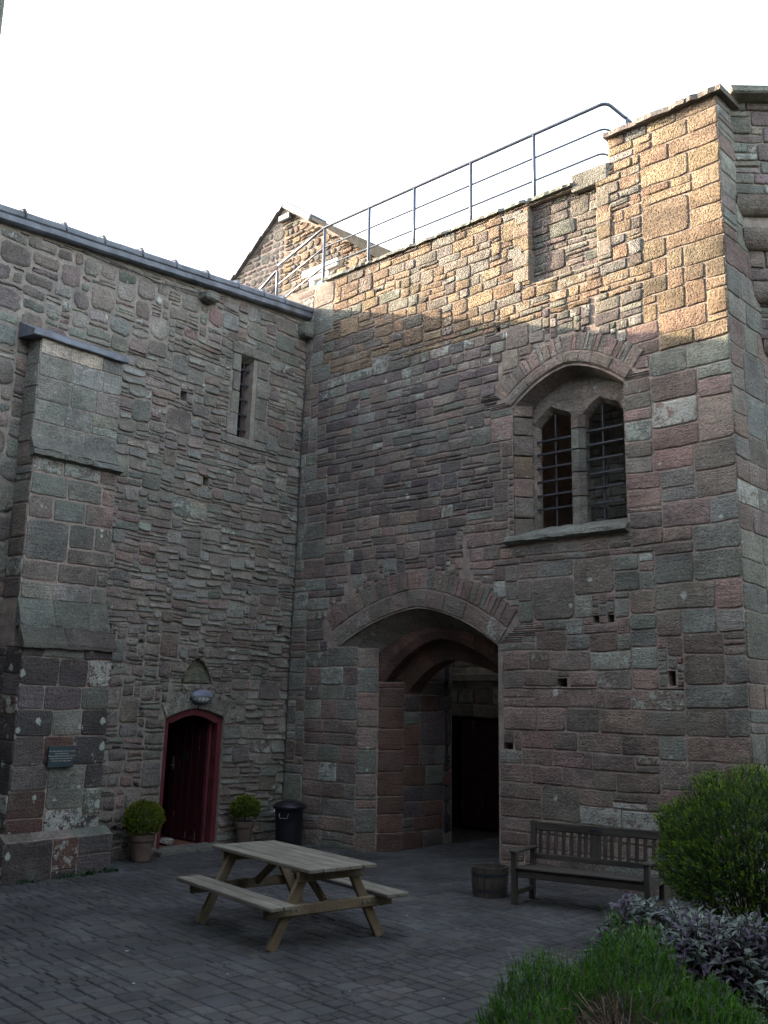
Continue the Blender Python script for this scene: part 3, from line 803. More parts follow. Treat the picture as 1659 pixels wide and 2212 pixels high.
mb = MB(); mb.box((.50, .40, .34), T(.42, .22, 9.34), .03, (*PAL['gy'], .4), .02, 5); mb.build('coping_block', M_stone, gate)
mb = MB(); mb.box((.36, .4, .42), T(.0, .75, 9.35), .05, (*PAL['gg2'], .4), .03, 6); mb.build('coping_block', M_stone, gate)
mb = MB(); mb.box((.62, .55, .34), T(-.32, .7, 9.12) @ Matrix.Rotation(.35, 4, 'Y'), .06, (.62, .60, .57, .3), .05, 7); mb.build('lime_flaunching', M_white, gate)

# railing along the wall walk
rl = empty('handrail', FR, 'dark blue metal handrail with three rails along the top of the gatehouse wall', 'railing')
YR = .2
for (u, zt) in ((5.0, 10.66), (3.8, 10.66), (2.61, 10.65), (1.57, 10.64), (.45, 10.62)):
    mb = MB(); mb.tube([(u, YR, 9.3), (u, YR, zt)], .026, 8); mb.build('post', M_rail, rl, smooth=True)
def bend(pts, rad=.12):
    out = [Vector(pts[0])]
    for a, b, c in zip(pts[:-2], pts[1:-1], pts[2:]):
        a, b, c = Vector(a), Vector(b), Vector(c)
        p = b + (a - b).normalized() * rad; q = b + (c - b).normalized() * rad
        for k in range(6):
            t = k / 5; out.append(p * (1 - t) ** 2 + b * 2 * t * (1 - t) + q * t * t)
    out.append(Vector(pts[-1])); return out
for z, rr in ((10.66, .026), (10.27, .016), (9.90, .016)):
    ue = 6.24 if z > 10.5 else (6.22 if z > 10 else 6.18)
    mb = MB(); mb.tube(bend([(-.80, YR, z - .36), (.45, YR, z), (ue, YR, z), (ue + .02, YR + 1.15 if z > 10.5 else YR + .5, z)], .13), rr, 8)
    mb.build('rail', M_rail, rl, smooth=True)
mb = MB(); mb.tube([(6.27, YR + .52, 9.9), (6.27, YR + .52, 10.66)], .022, 8); mb.build('post', M_rail, rl, smooth=True)
mb = MB(); mb.tube(bend([(-.82, YR, 9.2), (-.82, YR, 10.22), (-2.1, YR, 9.55)], .06), .026, 8); mb.build('rail', M_rail, rl, smooth=True)
for z in (9.88, 9.5):
    mb = MB(); mb.tube([(-.82, YR, z), (-2.0, YR, z - .62)], .016, 8); mb.build('rail', M_rail, rl, smooth=True)

# ================================================================== TURRET at the right edge
tu = empty('turret', FR, 'stone turret with rounded corbel courses at the right edge beyond the gatehouse corner', 'tower')
ret_xf = lambda x, y, z: (U1 - y * 1.0, x, z)        # x = depth along the return, y(-) = outwards to +u
S_ret = dict(S_ash, h=(.26, .36), w=(.35, .7), pal=[('gg2', 3), ('gy', 3), ('br', 3), ('red2', 2)], lich=.3, p=.014)
masonry(tu, layout(.0, 3.2, -.06, 9.9, .04, lambda x, z: (z > 7.2 and x > .45 + (9.0 - z) * .42 + .25) , lambda x, z: S_ret, 71), 72, M_stone, make_warp(.015, .03, 1.2, 6), xf=ret_xf, eye=EYE_R, parts=90)
mb = MB(); mb.quad((U1, 0, -.3), (U1, 4, -.3), (U1, 4, 9.93), (U1, 0, 9.93)); mb.build('mortar_face', M_mortar_grey, tu)
TD = Vector((.731, .682))
def tur(s, d, z, d0): return (U1 + .01 + TD.x * s + .682 * d, d0 + TD.y * s - .731 * d, z)   # d = outwards
levels = [(10.02, 10.16, .40, 'slab'), (8.70, 10.02, .46, 'wall'), (8.46, 8.70, .46, 'roll'), (8.30, 8.46, .60, 'wall'), (8.04, 8.30, .62, 'roll'), (7.62, 8.04, .80, 'wall'), (7.38, 7.62, .82, 'roll'), (6.9, 7.38, 1.02, 'wall'), (6.7, 6.9, 1.05, 'roll'), (-.3, 6.7, 1.30, 'wall')]
r_ = random.Random(23)
for (za, zb, d0, kind) in levels:
    mb = MB()
    if kind == 'wall':
        mb.quad(tur(-.2, 0, za, d0), tur(3.2, 0, za, d0), tur(3.2, 0, zb, d0), tur(-.2, 0, zb, d0)); mb.build('mortar_face', M_mortar_grey, tu)
        if zb - za > .3:
            st = dict(S_mid, h=(.13, .26), w=(.26, .55), pal=[('gg2', 3), ('dk2', 3), ('br', 2), ('gy', 1)], p=.03, lich=.35, thin=.1)
            masonry(tu, layout(-.1, 2.2, max(za, 3), zb, .03, lambda x, z: False, lambda x, z: st, int(za * 10) + 80), int(za * 10) + 5, M_stone, make_warp(.02, .03, 1.5, 8), xf=(lambda d0: lambda x, y, z: tur(x, -y, z, d0))(d0), eye=EYE_R, parts=40)
    elif kind == 'slab':
        for k in range(4):
            mb = MB(); mb.box((.72, .5, .11), Matrix(((TD.x, -.682, 0, 0), (TD.y, .731, 0, 0), (0, 0, 1, 0), (0, 0, 0, 1))).to_4x4(), .02, (*jit(r_, PAL['gg2']), .5), .01, k)
            o = mb.build('coping_slab', M_stone, tu); o.location = tur(.3 + k * .72, -.05, (za + zb) / 2, d0)
    else:
        for k in range(4):
            mb = MB(); s0, s1 = -.1 + k * .6, .5 + k * .6 - .008; h = zb - za; n = 8
            prof = [(0.14 - .14 * (1 - math.cos(q / n * math.pi / 2)) - .0, zb - h * math.sin(q / n * math.pi / 2)) for q in range(n + 1)]
            V = [tur(s, p_[0], p_[1], d0 + .12) for s in (s0, s1) for p_ in [(-.1, zb)] + prof + [(-.1, za)]]
            m_ = len(V) // 2
            mb.add(V, [(i, i + 1, m_ + i + 1, m_ + i) for i in range(m_ - 1)] + [tuple(range(m_)), tuple(range(m_, 2 * m_))], (*jit(r_, PAL['red2'] if k % 2 else PAL['br']), .2))
            mb.build('corbel_stone', M_stone, tu, fix=True)
mb = MB(); mb.quad(tur(-.2, 0, 10.0, .46), tur(3.2, 0, 10.0, .46), tur(3.2, -3, 10.0, .46), tur(-.2, -3, 10.0, .46)); mb.build('turret_roof', M_slate, tu)

# ================================================================== HALL WALL (left), local x = -distance from the corner
hall = empty('hall', FL, 'grey rubble hall wall with a red arched door, slit window and lead roof edge', 'building')
def eave(x): return 8.86 + .079 * x
DOOR = (-2.49, -1.35); DA = (DOOR[0], DOOR[1], -1.92, 1.92, 1.92, 2.07)
SL = (-1.50, -1.21, 6.40, 7.80); SLO = (-1.70, -.86, 6.28, 7.97)
NI = (-2.27, -1.63, 2.43, 2.83)
HOLES_L = [(-2.67, -2.55, 6.74, 6.90), (-2.11, -2.00, 5.50, 5.64), (-.33, -.20, 3.30, 3.44), (-3.75, -3.55, 3.16, 3.24)]
def blk_L(x, z):
    if z > eave(x) - .02: return True
    if DOOR[0] - .01 < x < DOOR[1] + .01 and z < arch_z(DA, x) + .015: return True
    if SLO[0] < x < SLO[1] and SLO[2] < z < SLO[3]: return True
    if NI[0] < x < NI[1] and NI[2] < z < NI[3]:
        a = abs(x - (NI[0] + NI[1]) / 2) / ((NI[1] - NI[0]) / 2)
        if z < NI[2] + (NI[3] - NI[2]) * (1 - a ** 1.9): return True
    if DOOR[0] - .25 < x < DOOR[1] + .25:                         # lintel voussoirs
        a = min(1, abs(x + 1.92) / .72)
        if arch_z(DA, max(DOOR[0], min(DOOR[1], x))) <= z < arch_z(DA, max(DOOR[0], min(DOOR[1], x))) + .27 * (1 - .2 * a) and DOOR[0] - .1 < x < DOOR[1] + .1: return True
    if -5.2 < x < -4.0 and z < 6.9: return True
    for h in HOLES_L:
        if h[0] - .01 < x < h[1] + .01 and h[2] - .01 < z < h[3] + .01: return True
    return False
GREYS = [('gy', 4), ('br', 3.2), ('gg2', 2.6), ('gg', 1.2), ('dk2', 1.2), ('red2', .7)]
S_rub = dict(amin=.0035, h=(.055, .125), w=(.15, .48), gap=.009, round=.14, rough=.011, p=.010, bev=.014, course=.42, pal=GREYS, lich=.25, face=.008, minw=.08, tilt=.046, thin=.15)
S_rub2 = dict(S_rub, h=(.09, .20), w=(.18, .50), p=.010, course=.45, tilt=.034, round=.12)
S_rnd = dict(h=(.11, .23), w=(.20, .48), gap=.036, round=.18, rough=.016, p=.016, bev=.03, course=.4, pal=[('gy', 3), ('br', 3), ('gg2', 2), ('dk2', 2.5), ('red2', 1)], lich=.15, face=.008, minw=.12, tilt=.012)
S_rnd2 = dict(S_rnd, h=(.08, .20), w=(.14, .42), gap=.018, round=.12, course=.5)
S_big = dict(S_rnd, h=(.22, .42), w=(.3, .7), gap=.03, round=.2)
rz = random.Random(77)
def sty_L(x, z):
    if x < -5.0: return S_big if z < 7.0 else S_rnd
    if x < -3.1 and z > 7.3: return S_rnd
    if x < -2.2 and z > 8.0 - (x + 3.1) * .3 and z > 7.5: return S_rnd
    if z < 3.1 and x < -2.3 + .5 * noise.noise(Vector((x, z, 0))): return S_rnd2
    n = noise.noise(Vector((x * .9, z * .9, 4.4)))
    if z > 6.2 and n > -.15: return S_rub2
    if n > .18: return S_rub2
    return S_rub
rects = layout(-8.2, .30, -.06, 9.0, .025, blk_L, sty_L, 101)
def keep_L(x, z):
    d = 9
    if DOOR[0] - .6 < x < DOOR[1] + .6 and z < 2.8: d = min(abs(x - DOOR[0]), abs(x - DOOR[1])) if z < 2.1 else .1
    if SLO[0] - .4 < x < SLO[1] + .4 and 6 < z < 8.2: d = min(d, abs(x - SLO[0]), abs(x - SLO[1]))
    return max(.1, min(1.0, d / .3))
masonry(hall, rects, 103, M_stone, make_warp(.034, .040, 1.9, 13, keep_L), eye=EYE_L)
mb = MB()
dpts = [(DOOR[0], 1.92)] + [arc(*DA, -1 + 2 * k / 16) for k in range(1, 16)] + [(DOOR[1], 1.92)]
outer = [(-16, -.3), (DOOR[0], -.3)] + dpts + [(DOOR[1], -.3), (.4, -.3), (.4, eave(.4)), (-16, eave(-16) + .4)]
npts = [(NI[0], NI[2])] + [(NI[1], NI[2])] + [((NI[0] + NI[1]) / 2 + (NI[1] - NI[0]) / 2 * s, NI[2] + (NI[3] - NI[2]) * (1 - abs(s) ** 1.9)) for s in (.85, .65, .4, .2, 0, -.2, -.4, -.65, -.85)]
spts = [(SL[0], SL[2]), (SL[1], SL[2]), (SL[1], SL[3]), (SL[0], SL[3])]
hp = [[(h[0], h[2]), (h[1], h[2]), (h[1], h[3]), (h[0], h[3])] for h in HOLES_L]
holed_wall(mb, outer, [npts, spts] + hp)
for h in hp:
    reveal(mb, h, 0, .16); mb.add([(p[0], .16, p[1]) for p in h], [(0, 1, 2, 3)])
reveal(mb, [(DOOR[0], -.3)] + dpts + [(DOOR[1], -.3)], 0, .5, False)
reveal(mb, npts, 0, .07)
mb.build('mortar_face', M_mortar_grey, hall)
# door head voussoirs
voussoirs(hall, DA, DA, .25, 0, .12, cuts(-1.0, 1.0, 6, 9, .4), M_stone, [('gg', 2), ('gy', 3), ('gg2', 2)], 111, gap=.012, proud=.018, cham=.01)
# carved niche
mb = MB(); mb.add([(p[0], .07, p[1]) for p in npts], [tuple(range(len(npts)))], (.17, .17, .115, .2)); mb.build('niche_back', M_stone, hall)
mb = MB()
def lobe(cx, w, h, yf, tint):
    pr = [(cx - w, NI[2] + .03)] + [(cx - w * math.cos(q / 8 * math.pi), NI[2] + .03 + h * math.sin(q / 8 * math.pi) ** .8 + .05) for q in range(9)] + [(cx + w, NI[2] + .03)]
    mb.prism(pr, .07, yf, tint)
lobe(-2.03, .155, .16, .025, (.185, .19, .12, .2)); lobe(-1.76, .10, .10, .045, (.16, .165, .115, .2))
mb.build('carved_stone', M_stone, hall, fix=True)
# slit window: chamfered surround, red frame, grille
sw = empty('slit_window', None); sw.parent = hall; sw.location = (0, 0, 0)
r_ = random.Random(6)
def sur(poly, tint): 
    m2 = MB(); m2.prism(poly, .2, -.028, tint); return m2.build('surround_stone', M_stone, sw, fix=True)
zs = [SLO[2] + .14]
while zs[-1] < SL[3] - .1: zs.append(min(SL[3], zs[-1] + r_.uniform(.26, .4)))
for za, zb in zip(zs[:-1], zs[1:]):
    for (xa, xb) in ((SLO[0] + r_.uniform(-.03, .05), SL[0] + .0), (SL[1] + .09, SLO[1] + r_.uniform(-.06, .08))):
        m2 = MB(); m2.box((xb - xa, .10, zb - za - .01), T((xa + xb) / 2, .02, (za + zb) / 2), .014, (*jit(r_, PAL['gy']), .3), .004, int(za * 99)); m2.build('surround_stone', M_stone, sw)
    m2 = MB(); V = [(SL[1], .13, za), (SL[1] + .09, -.02, za), (SL[1] + .09, -.02, zb - .008), (SL[1], .13, zb - .008)]
    m2.add(V, [(0, 1, 2, 3)], (*jit(r_, PAL['gy']), .2)); m2.build('chamfer_stone', M_stone, sw)
m2 = MB(); m2.box((SLO[1] - SLO[0], .11, .17), T((SLO[0] + SLO[1]) / 2, .02, SL[3] + .09), .015, (*PAL['gy'], .3), .004, 3); m2.build('surround_stone', M_stone, sw)
m2 = MB(); m2.add([(SL[0], .13, SL[3] - .07), (SL[1], .13, SL[3] - .07), (SL[1] + .09, -.03, SL[3] + .01), (SL[0], -.03, SL[3] + .01)], [(0, 1, 2, 3)], (*PAL['gy'], .2)); m2.build('chamfer_stone', M_stone, sw)
m2 = MB(); m2.box((SLO[1] - SLO[0] + .04, .11, .13), T((SLO[0] + SLO[1]) / 2, .015, SL[2] - .055), .015, (*PAL['gy'], .3), .004, 4); m2.build('surround_stone', M_stone, sw)
m2 = MB(); reveal(m2, spts, 0, .26); m2.build('reveal', M_mortar_grey, sw)
m2 = MB(); m2.quad((SL[0], .24, SL[2]), (SL[1], .24, SL[2]), (SL[1], .24, SL[3]), (SL[0], .24, SL[3])); m2.build('pane', M_pane, sw)
m2 = MB(); zc = (SL[2] + SL[3]) / 2; H = SL[3] - SL[2]
for x in (SL[0] + .02, SL[1] - .02): m2.box((H, .03, .045), T(x, .215, zc) @ Matrix.Rotation(math.pi / 2, 4, 'Y'), .006)
for z in (SL[2] + .03, SL[3] - .03): m2.box((SL[1] - SL[0], .05, .055), T((SL[0] + SL[1]) / 2, .19, z), .006)
m2.build('frame', M_redfr, sw)
for k in range(5):
    m2 = MB(); m2.box((SL[1] - SL[0] + .02, .03, .035), T((SL[0] + SL[1]) / 2, .11, SL[2] + .18 + k * .255), .006); m2.build('bar', M_iron, sw)
for x in (SL[0] + .10, SL[0] + .19):
    m2 = MB(); m2.box((H, .022, .022), T(x, .135, zc) @ Matrix.Rotation(math.pi / 2, 4, 'Y'), .004); m2.build('bar', M_iron, sw)
# corbels under the eave
for (x, z, w, h) in ((-2.33, 8.50, .26, .17), (-.14, 8.62, .22, .26)):
    m2 = MB(); m2.box((w, .34, h), T(x, -.06, z), .035, (*PAL['gg2'], .3), .012, int(w * 100)); m2.build('corbel', M_stone, hall)
# lead eave and roof
lf = empty('lead_roof', None); lf.parent = hall
def er(x, y, z): return (x, y, eave(x) + z)
m2 = MB(); prof = [(.0, -.0), (-.10, .0), (-.135, .02), (-.14, .09), (-.12, .10), (-.145, .12), (-.15, .18), (-.12, .21), (.2, .235), (5.0, .62), (5.0, .4)]
xs = [-16 + 16.05 * k / 60 for k in range(61)]; n = len(prof); V = []
for x in xs:
    w = .012 * noise.noise(Vector((x * 2.3, 0, 1)))
    V += [er(x, y + w, z + .010 * noise.noise(Vector((x * 1.7, y * 9, 7)))) for y, z in prof]
m2.add(V, [(i * n + j, (i + 1) * n + j, (i + 1) * n + j + 1, i * n + j + 1) for i in range(60) for j in range(n - 1)] + [tuple(60 * n + j for j in range(n))])
m2.build('lead_sheet', M_lead, lf)
rolls = [-1.77, -2.40, -3.03, -3.66, -4.32, -4.95, -5.57, -6.2, -6.85, -7.5, -.72, -1.2]
for x in rolls:
    m2 = MB(); m2.tube([er(x, -.146, .12), er(x, -.150, .18), er(x, -.10, .235), er(x, .2, .26), er(x, 2.2, .43)], [.012, .022, .034, .036, .036], 8); m2.build('lead_roll', M_lead, lf, smooth=True)
m2 = MB(); m2.tube([(-4.6, -.05, eave(-4.6) - .03), (-3.9, -.06, eave(-3.9) - .10), (-3.3, -.05, eave(-3.3) - .17), (-2.6, -.05, eave(-2.6) - .14), (-1.9, -.05, eave(-1.9) - .06)], .008, 6); m2.build('slack_cable', M_cable, hall)
# rooms behind the openings
m2 = MB()
def room(x0, x1, y0, y1, z0, z1):
    m2.quad((x0, y1, z0), (x1, y1, z0), (x1, y1, z1), (x0, y1, z1)); m2.quad((x0, y0, z0), (x0, y1, z0), (x0, y1, z1), (x0, y0, z1))
    m2.quad((x1, y0, z0), (x1, y1, z0), (x1, y1, z1), (x1, y0, z1)); m2.quad((x0, y0, z1), (x1, y0, z1), (x1, y1, z1), (x0, y1, z1))
room(-3.6, -.4, .5, 3.0, -.3, 2.6)
for (xa, xb, za, zb) in ((-3.6, DOOR[0], -.3, 2.6), (DOOR[1], -.4, -.3, 2.6), (DOOR[0], DOOR[1], 2.07, 2.6)):
    m2.quad((xa, .5, za), (xb, .5, za), (xb, .5, zb), (xa, .5, zb))
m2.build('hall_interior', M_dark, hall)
m2 = MB(); m2.box((3.2, 3.0, .06), T(-2.0, 1.5, .0), .0); m2.build('tile_floor', M_tile, hall)
m2 = MB(); m2.box((1.22, .34, .08), T(-1.92, -.02, .02), .015, (*PAL['gg2'], .1), .004, 8); m2.build('threshold', M_stone, hall)
# red door frame and the open plank door
m2 = MB(); fr = .095
inn = [(DOOR[0] + fr, 1.86)] + [(lambda p: (-1.92 + (p[0] + 1.92) * .835, p[1] - .10))(arc(*DA, -1 + 2 * k / 16)) for k in range(1, 16)] + [(DOOR[1] - fr, 1.86)]
outl = [(DOOR[0] + .005, .04)] + [(p[0] * .992 - .015, p[1] - .005) for p in dpts] + [(DOOR[1] - .005, .04)]
innl = [(DOOR[0] + fr, .04)] + inn + [(DOOR[1] - fr, .04)]
n = len(outl)
V = [(p[0], y, p[1]) for y in (.04, .14) for l in (outl, innl) for p in l]
Fs = []
for i in range(n - 1):
    Fs += [(i, i + 1, n + i + 1, n + i), (2 * n + i, 2 * n + i + 1, 3 * n + i + 1, 3 * n + i), (n + i, n + i + 1, 3 * n + i + 1, 3 * n + i), (i, i + 1, 2 * n + i + 1, 2 * n + i)]
m2.add(V, Fs); m2.build('door_frame', M_redfr, hall)
dj = MB(); dj.box((1.86, .16, .05), T(DOOR[1] - fr - .02, .24, .97) @ Matrix.Rotation(math.pi / 2, 4, 'Y'), .008); dj.build('door_post', M_redfr, hall)
dl = empty('door', None); dl.parent = hall; dl.location = (DOOR[1] - fr - .03, .17, .05)
dl.rotation_euler = (0, 0, RAD(92))
for k in range(5):
    w = .168; m2 = MB(); x = .03 + w * (k + .5)
    top = 1.86 - .02 * abs(k - 2) ** 1.5 + .06
    m2.box((top, w - .006, .045), T(x, 0, top / 2) @ VX, .005, (1, 1, 1, 1), 0, 60 + k); m2.build('plank', M_door, dl)
for sgn in (-1, 1):
    m2 = MB(); m2.box((.035, .008, .20), T(.78, sgn * .028, 1.13), .004); m2.tube([(.785, sgn * .035, 1.10), (.785, sgn * .075, 1.10), (.70, sgn * .075, 1.10)], .009, 8); m2.build('handle', M_steel, dl)
m2 = MB(); m2.box((.12, .012, .10), T(.50, .028, 1.27), .003); m2.build('sign_plate', M_iron, dl)

# free things on the hall wall
ws = tag(MB().box((.20, .17, .10), None, .03, (.33, .31, .28, .2), .02, 9).build('stone_wedge', M_stone, None), 'pale stone lump holding the red door open on the tiled floor', 'door stop')
ws.matrix_world = FL @ T(-1.98, .42, .09, .3)
lamp = empty('bulkhead_lamp', FL @ T(-1.88, -.03, 2.25), 'grey oval bulkhead lamp with half hood mounted above the red door', 'lamp')
m2 = MB(); m2.lathe([(.0, -.02), (1.0, -.02), (1.0, .35), (.93, .42), (.88, .45)], 28, Matrix.Rotation(math.pi / 2, 4, 'X') @ Matrix.Diagonal((.195, .105, .10, 1))); m2.build('base_ring', M_lampg, lamp, smooth=True)
m2 = MB(); m2.lathe([(.88, .43), (.80, .72), (.6, .92), (.3, 1.02), (0, 1.05)], 28, Matrix.Rotation(math.pi / 2, 4, 'X') @ Matrix.Diagonal((.195, .105, .10, 1))); m2.build('glass_bowl', M_glassw, lamp, smooth=True)
m2 = MB(); n = 14; V = []
for i in range(n + 1):
    th = math.pi * i / n
    for (rr, yy) in ((1.0, .3), (.95, .7), (.78, 1.02), (.45, 1.18)): V.append((.2 * rr * math.cos(th), -.10 * yy, .11 * rr * math.sin(th)))
    V.append((.2 * .3 * math.cos(th), -.12, .0))
m2.add(V, [(i * 5 + j, (i + 1) * 5 + j, (i + 1) * 5 + j + 1, i * 5 + j + 1) for i in range(n) for j in range(4)]); m2.build('hood', M_lampg, lamp, smooth=True)
for x in (-.07, .01, .09, -.14):
    m2 = MB(); m2.tube([(x, -.116, 0), (x * .98, -.105, -.05), (x * .95, -.06, -.098)], .006, 6); m2.build('guard_bar', M_lampg, lamp)
m2 = MB(); m2.tube([(-.02, .02, -.10), (-.025, .0, -.14), (-.02, .03, -.19)], .008, 6); m2.build('flex', M_cable, lamp)
cb = empty('conductor_cable', FL @ T(-.03, -.03, 0), 'thin dark conductor cable with clips running down the corner between the two walls', 'cable')
m2 = MB(); m2.tube([(.0 + .012 * math.sin(z * 1.7), -.015, z) for z in [.3 + .4 * k for k in range(21)]], .010, 6); m2.build('wire', M_cable, cb)
for k in range(12):
    m2 = MB(); m2.box((.05, .03, .03), T(.012 * math.sin((.9 + k * .66) * 1.7), -.012, .9 + k * .66), .006); m2.build('clip', M_cable, cb)

# ------------------------------------------------------------------ BUTTRESS
bt = empty('buttress', FL, 'tall stepped stone buttress with a lead cap and white lichen blotches on the left', 'buttress')
BX0, BX1 = -5.24, -3.95
LV = [(-.3, .50, -.76, -5.32, -3.80), (.50, 2.87, -.60, -5.24, -3.93), (3.44, 5.34, -.40, -5.25, -3.96), (5.48, 6.92, -.33, -5.26, -3.98)]
S_b1 = dict(S_ash, h=(.24, .38), w=(.3, .6), pal=[('bk', 5), ('dk', 3), ('rib2', 1.5), ('gg2', 1.2)], lich=.40, p=.010, gap=.012)
S_b2 = dict(S_ash, h=(.16, .34), w=(.24, .6), pal=[('br', 4), ('gg', 2), ('red', 1.5), ('gy', 2), ('gg2', 2)], lich=.25, gap=.028, p=.010)
S_b3 = dict(S_ash, h=(.30, .40), w=(.3, .56), pal=[('ggl', 4), ('gg', 2), ('gy', 2)], lich=.2, p=.006, gap=.010, round=.05)
M_stone_blotch = stone_material('blotched_stone', spots=.22, mask=(.20, .36), size=.32)
for i, ((za, zb, y, xa, xb), st) in enumerate(zip(LV, (S_b1, S_b1, S_b2, S_b3))):
    z0_ = max(za, -.04)
    mt = M_stone_blotch if i < 2 else M_stone
    def sty_b(x, z, st=st, i=i):
        if i == 3 and z > 6.55: return dict(st, pal=[('pale', 4), ('gy', 1)], lich=0)
        return st
    masonry(bt, layout(xa, xb, z0_, zb, .03, lambda x, z: False, sty_b, 120 + i), 130 + i, mt, make_warp(.012, .02, 1.3, i), xf=(lambda y0: lambda x, y, z: (x, y + y0, z))(y), eye=EYE_L, parts=45)
    masonry(bt, layout(y, 0, z0_, zb, .03, lambda x, z: False, lambda x, z, st=st: dict(st, w=(.2, .45)), 140 + i), 150 + i, mt, make_warp(.01, .02, 1.3, i), xf=(lambda x0: lambda s, y, z: (x0 + y, s, z))(xa), eye=EYE_L, parts=30)
    masonry(bt, layout(y, 0, z0_, zb, .03, lambda x, z: False, lambda x, z, st=st: dict(st, w=(.2, .45)), 160 + i), 170 + i, mt, make_warp(.01, .02, 1.3, i), xf=(lambda x0: lambda s, y, z: (x0 - y, s, z))(xb), eye=EYE_L, parts=12)
    mb = MB(); mb.box((xb - xa - .01, .4 - y, zb - za), T((xa + xb) / 2, (y + .4) / 2 + .004, (za + zb) / 2)); mb.build('core', M_mortar, bt)
mb = MB(); mb.box((1.28, .75, .8), T(-4.605, -.005, 3.15)); mb.build('core', M_mortar, bt); mb = MB(); mb.box((1.26, .7, .5), T(-4.62, .025, 5.4)); mb.build('core', M_mortar, bt)
def wedge(pr, xa, xb, tints, name, n=3, seed=0, dim=1.0):
    r = random.Random(seed); c = cuts(xa, xb, n, seed, .25)
    for a, b in zip(c[:-1], c[1:]):
        m2 = MB(); m_ = len(pr); k_ = 4; V = []
        for q in range(k_ + 1):
            for (y, z) in pr: V.append((a + .003 + (b - a - .006) * q / k_, y + r.uniform(-.008, .008), z + r.uniform(-.008, .008)))
        Fs = [(q * m_ + j, (q + 1) * m_ + j, (q + 1) * m_ + (j + 1) % m_, q * m_ + (j + 1) % m_) for q in range(k_) for j in range(m_)] + [tuple(range(m_)), tuple(k_ * m_ + j for j in range(m_))]
        m2.add(V, Fs, (*[q * dim for q in jit(r, PAL[r.choice(tints)])], .35)); m2.build(name, M_stone, bt, fix=True)
wedge([(-.76, .49), (-.76, .46), (-.60, .46), (-.60, .58)], -5.32, -3.80, ['gg2', 'br'], 'plinth_stone', 3, 1)
wedge([(-.40, 3.46), (-.53, 3.14), (-.53, 3.09), (-.40, 3.09)], -5.27, -3.94, ['gg2', 'gg'], 'weathering_stone', 3, 2, .62)
wedge([(-.50, 3.15), (-.665, 2.885), (-.67, 2.83), (-.60, 2.82), (-.5, 2.9)], -5.28, -3.90, ['gg2', 'dk2'], 'weathering_stone', 2, 3, .5)
wedge([(-.40, 5.40), (-.49, 5.38), (-.50, 5.31), (-.40, 5.28)], -5.30, -3.92, ['gg2', 'dk2'], 'ledge_stone', 3, 4)
wedge([(-.33, 5.58), (-.44, 5.40), (-.40, 5.38), (-.33, 5.38)], -5.28, -3.95, ['gg', 'gg2'], 'ledge_stone', 3, 5)
mb = MB(); n = 12; V = []; r_ = random.Random(4)
pr = [(.02, 7.16), (-.30, 7.02), (-.40, 6.98), (-.405, 6.91), (-.39, 6.90), (.02, 6.93)]
for q in range(n + 1):
    x = -5.42 + 1.50 * q / n; w = .02 * noise.noise(Vector((x * 3, 0, 0)))
    V += [(x, y + w, z + w * .8) for y, z in pr]
m_ = len(pr); mb.add(V, [(q * m_ + j, (q + 1) * m_ + j, (q + 1) * m_ + (j + 1) % m_, q * m_ + (j + 1) % m_) for q in range(n) for j in range(m_)] + [tuple(range(m_)), tuple(n * m_ + j for j in range(m_))])
mb.build('lead_cap', M_lead, bt, fix=True)
# plaque with its lettering
pq = empty('plaque', FL @ T(-4.60, -.655, 1.48), 'small dark slate plaque with five lines of pale italic lettering on the buttress', 'sign')
mb = MB(); mb.box((.37, .025, .26), None, .003); mb.build('slate_panel', M_plaque, pq)
for k, line in enumerate(('The stakes and tubs in this courtyard', 'were funded by the', 'Monmouthshire Environmental Trust', 'with profits from a partnership', 'Friends in Care Agreement')):
    cu = bpy.data.curves.new('lettering', 'FONT'); cu.body = line; cu.size = .0255; cu.align_x = 'CENTER'; cu.shear = .25; cu.extrude = .0006; cu.resolution_u = 2
    to = bpy.data.objects.new('tmp', cu); COL.objects.link(to)
    bpy.context.view_layer.update()
    me = bpy.data.meshes.new_from_object(to.evaluated_get(bpy.context.evaluated_depsgraph_get()))
    bpy.data.objects.remove(to)
    lo = bpy.data.objects.new('lettering', me); COL.objects.link(lo); me.materials.clear(); me.materials.append(M_letter)
    lo.parent = pq; lo.location = (0, -.0145, .062 - k * .030); lo.rotation_euler = (math.pi / 2, 0, 0)

# ================================================================== far gable beyond the wall walk (frame of the gatehouse)
gb = empty('gable_building', FR, 'sunlit stone gable with a slate verge and small white framed window beyond the handrail', 'building')
PK = (-3.92, 13.70)
def gl(u): return PK[1] - .700 * (u - PK[0]) if u > PK[0] else PK[1] - .735 * (PK[0] - u)
left_xf = lambda x, y, z: (x, 3.0 + y, z)
right_xf = lambda x, y, z: (x, 3.0 + y, z)
WG = (-2.98, -2.36, 10.2, 11.66)
def blk_gr(x, z): return z > gl(x) - .06 or (WG[0] < x < WG[1] and z < WG[3]) or (-3.22 < x < -2.0 and 11.62 < z < 11.86)
S_gab = dict(S_top, h=(.10, .24), w=(.14, .40), pal=[('tan', 4), ('tan2', 3), ('gy', 2), ('br', 1.5)], round=.34, gap=.03, p=.035, lich=.3)
S_gab2 = dict(S_gab, pal=[('gy', 4), ('br', 3), ('red2', 1)], round=.34, gap=.04, p=.02)
masonry(gb, layout(PK[0], .6, 8.6, 13.8, .035, blk_gr, lambda x, z: S_gab, 201), 202, M_stone, make_warp(.04, .04, 1.5, 21), xf=right_xf, eye=EYE_R, parts=130)
masonry(gb, layout(-7.0, PK[0], 8.6, 13.8, .035, lambda x, z: z > gl(x) - .06, lambda x, z: S_gab2, 203), 204, M_stone, make_warp(.04, .04, 1.5, 22), xf=left_xf, eye=EYE_R, parts=130)
mb = MB()
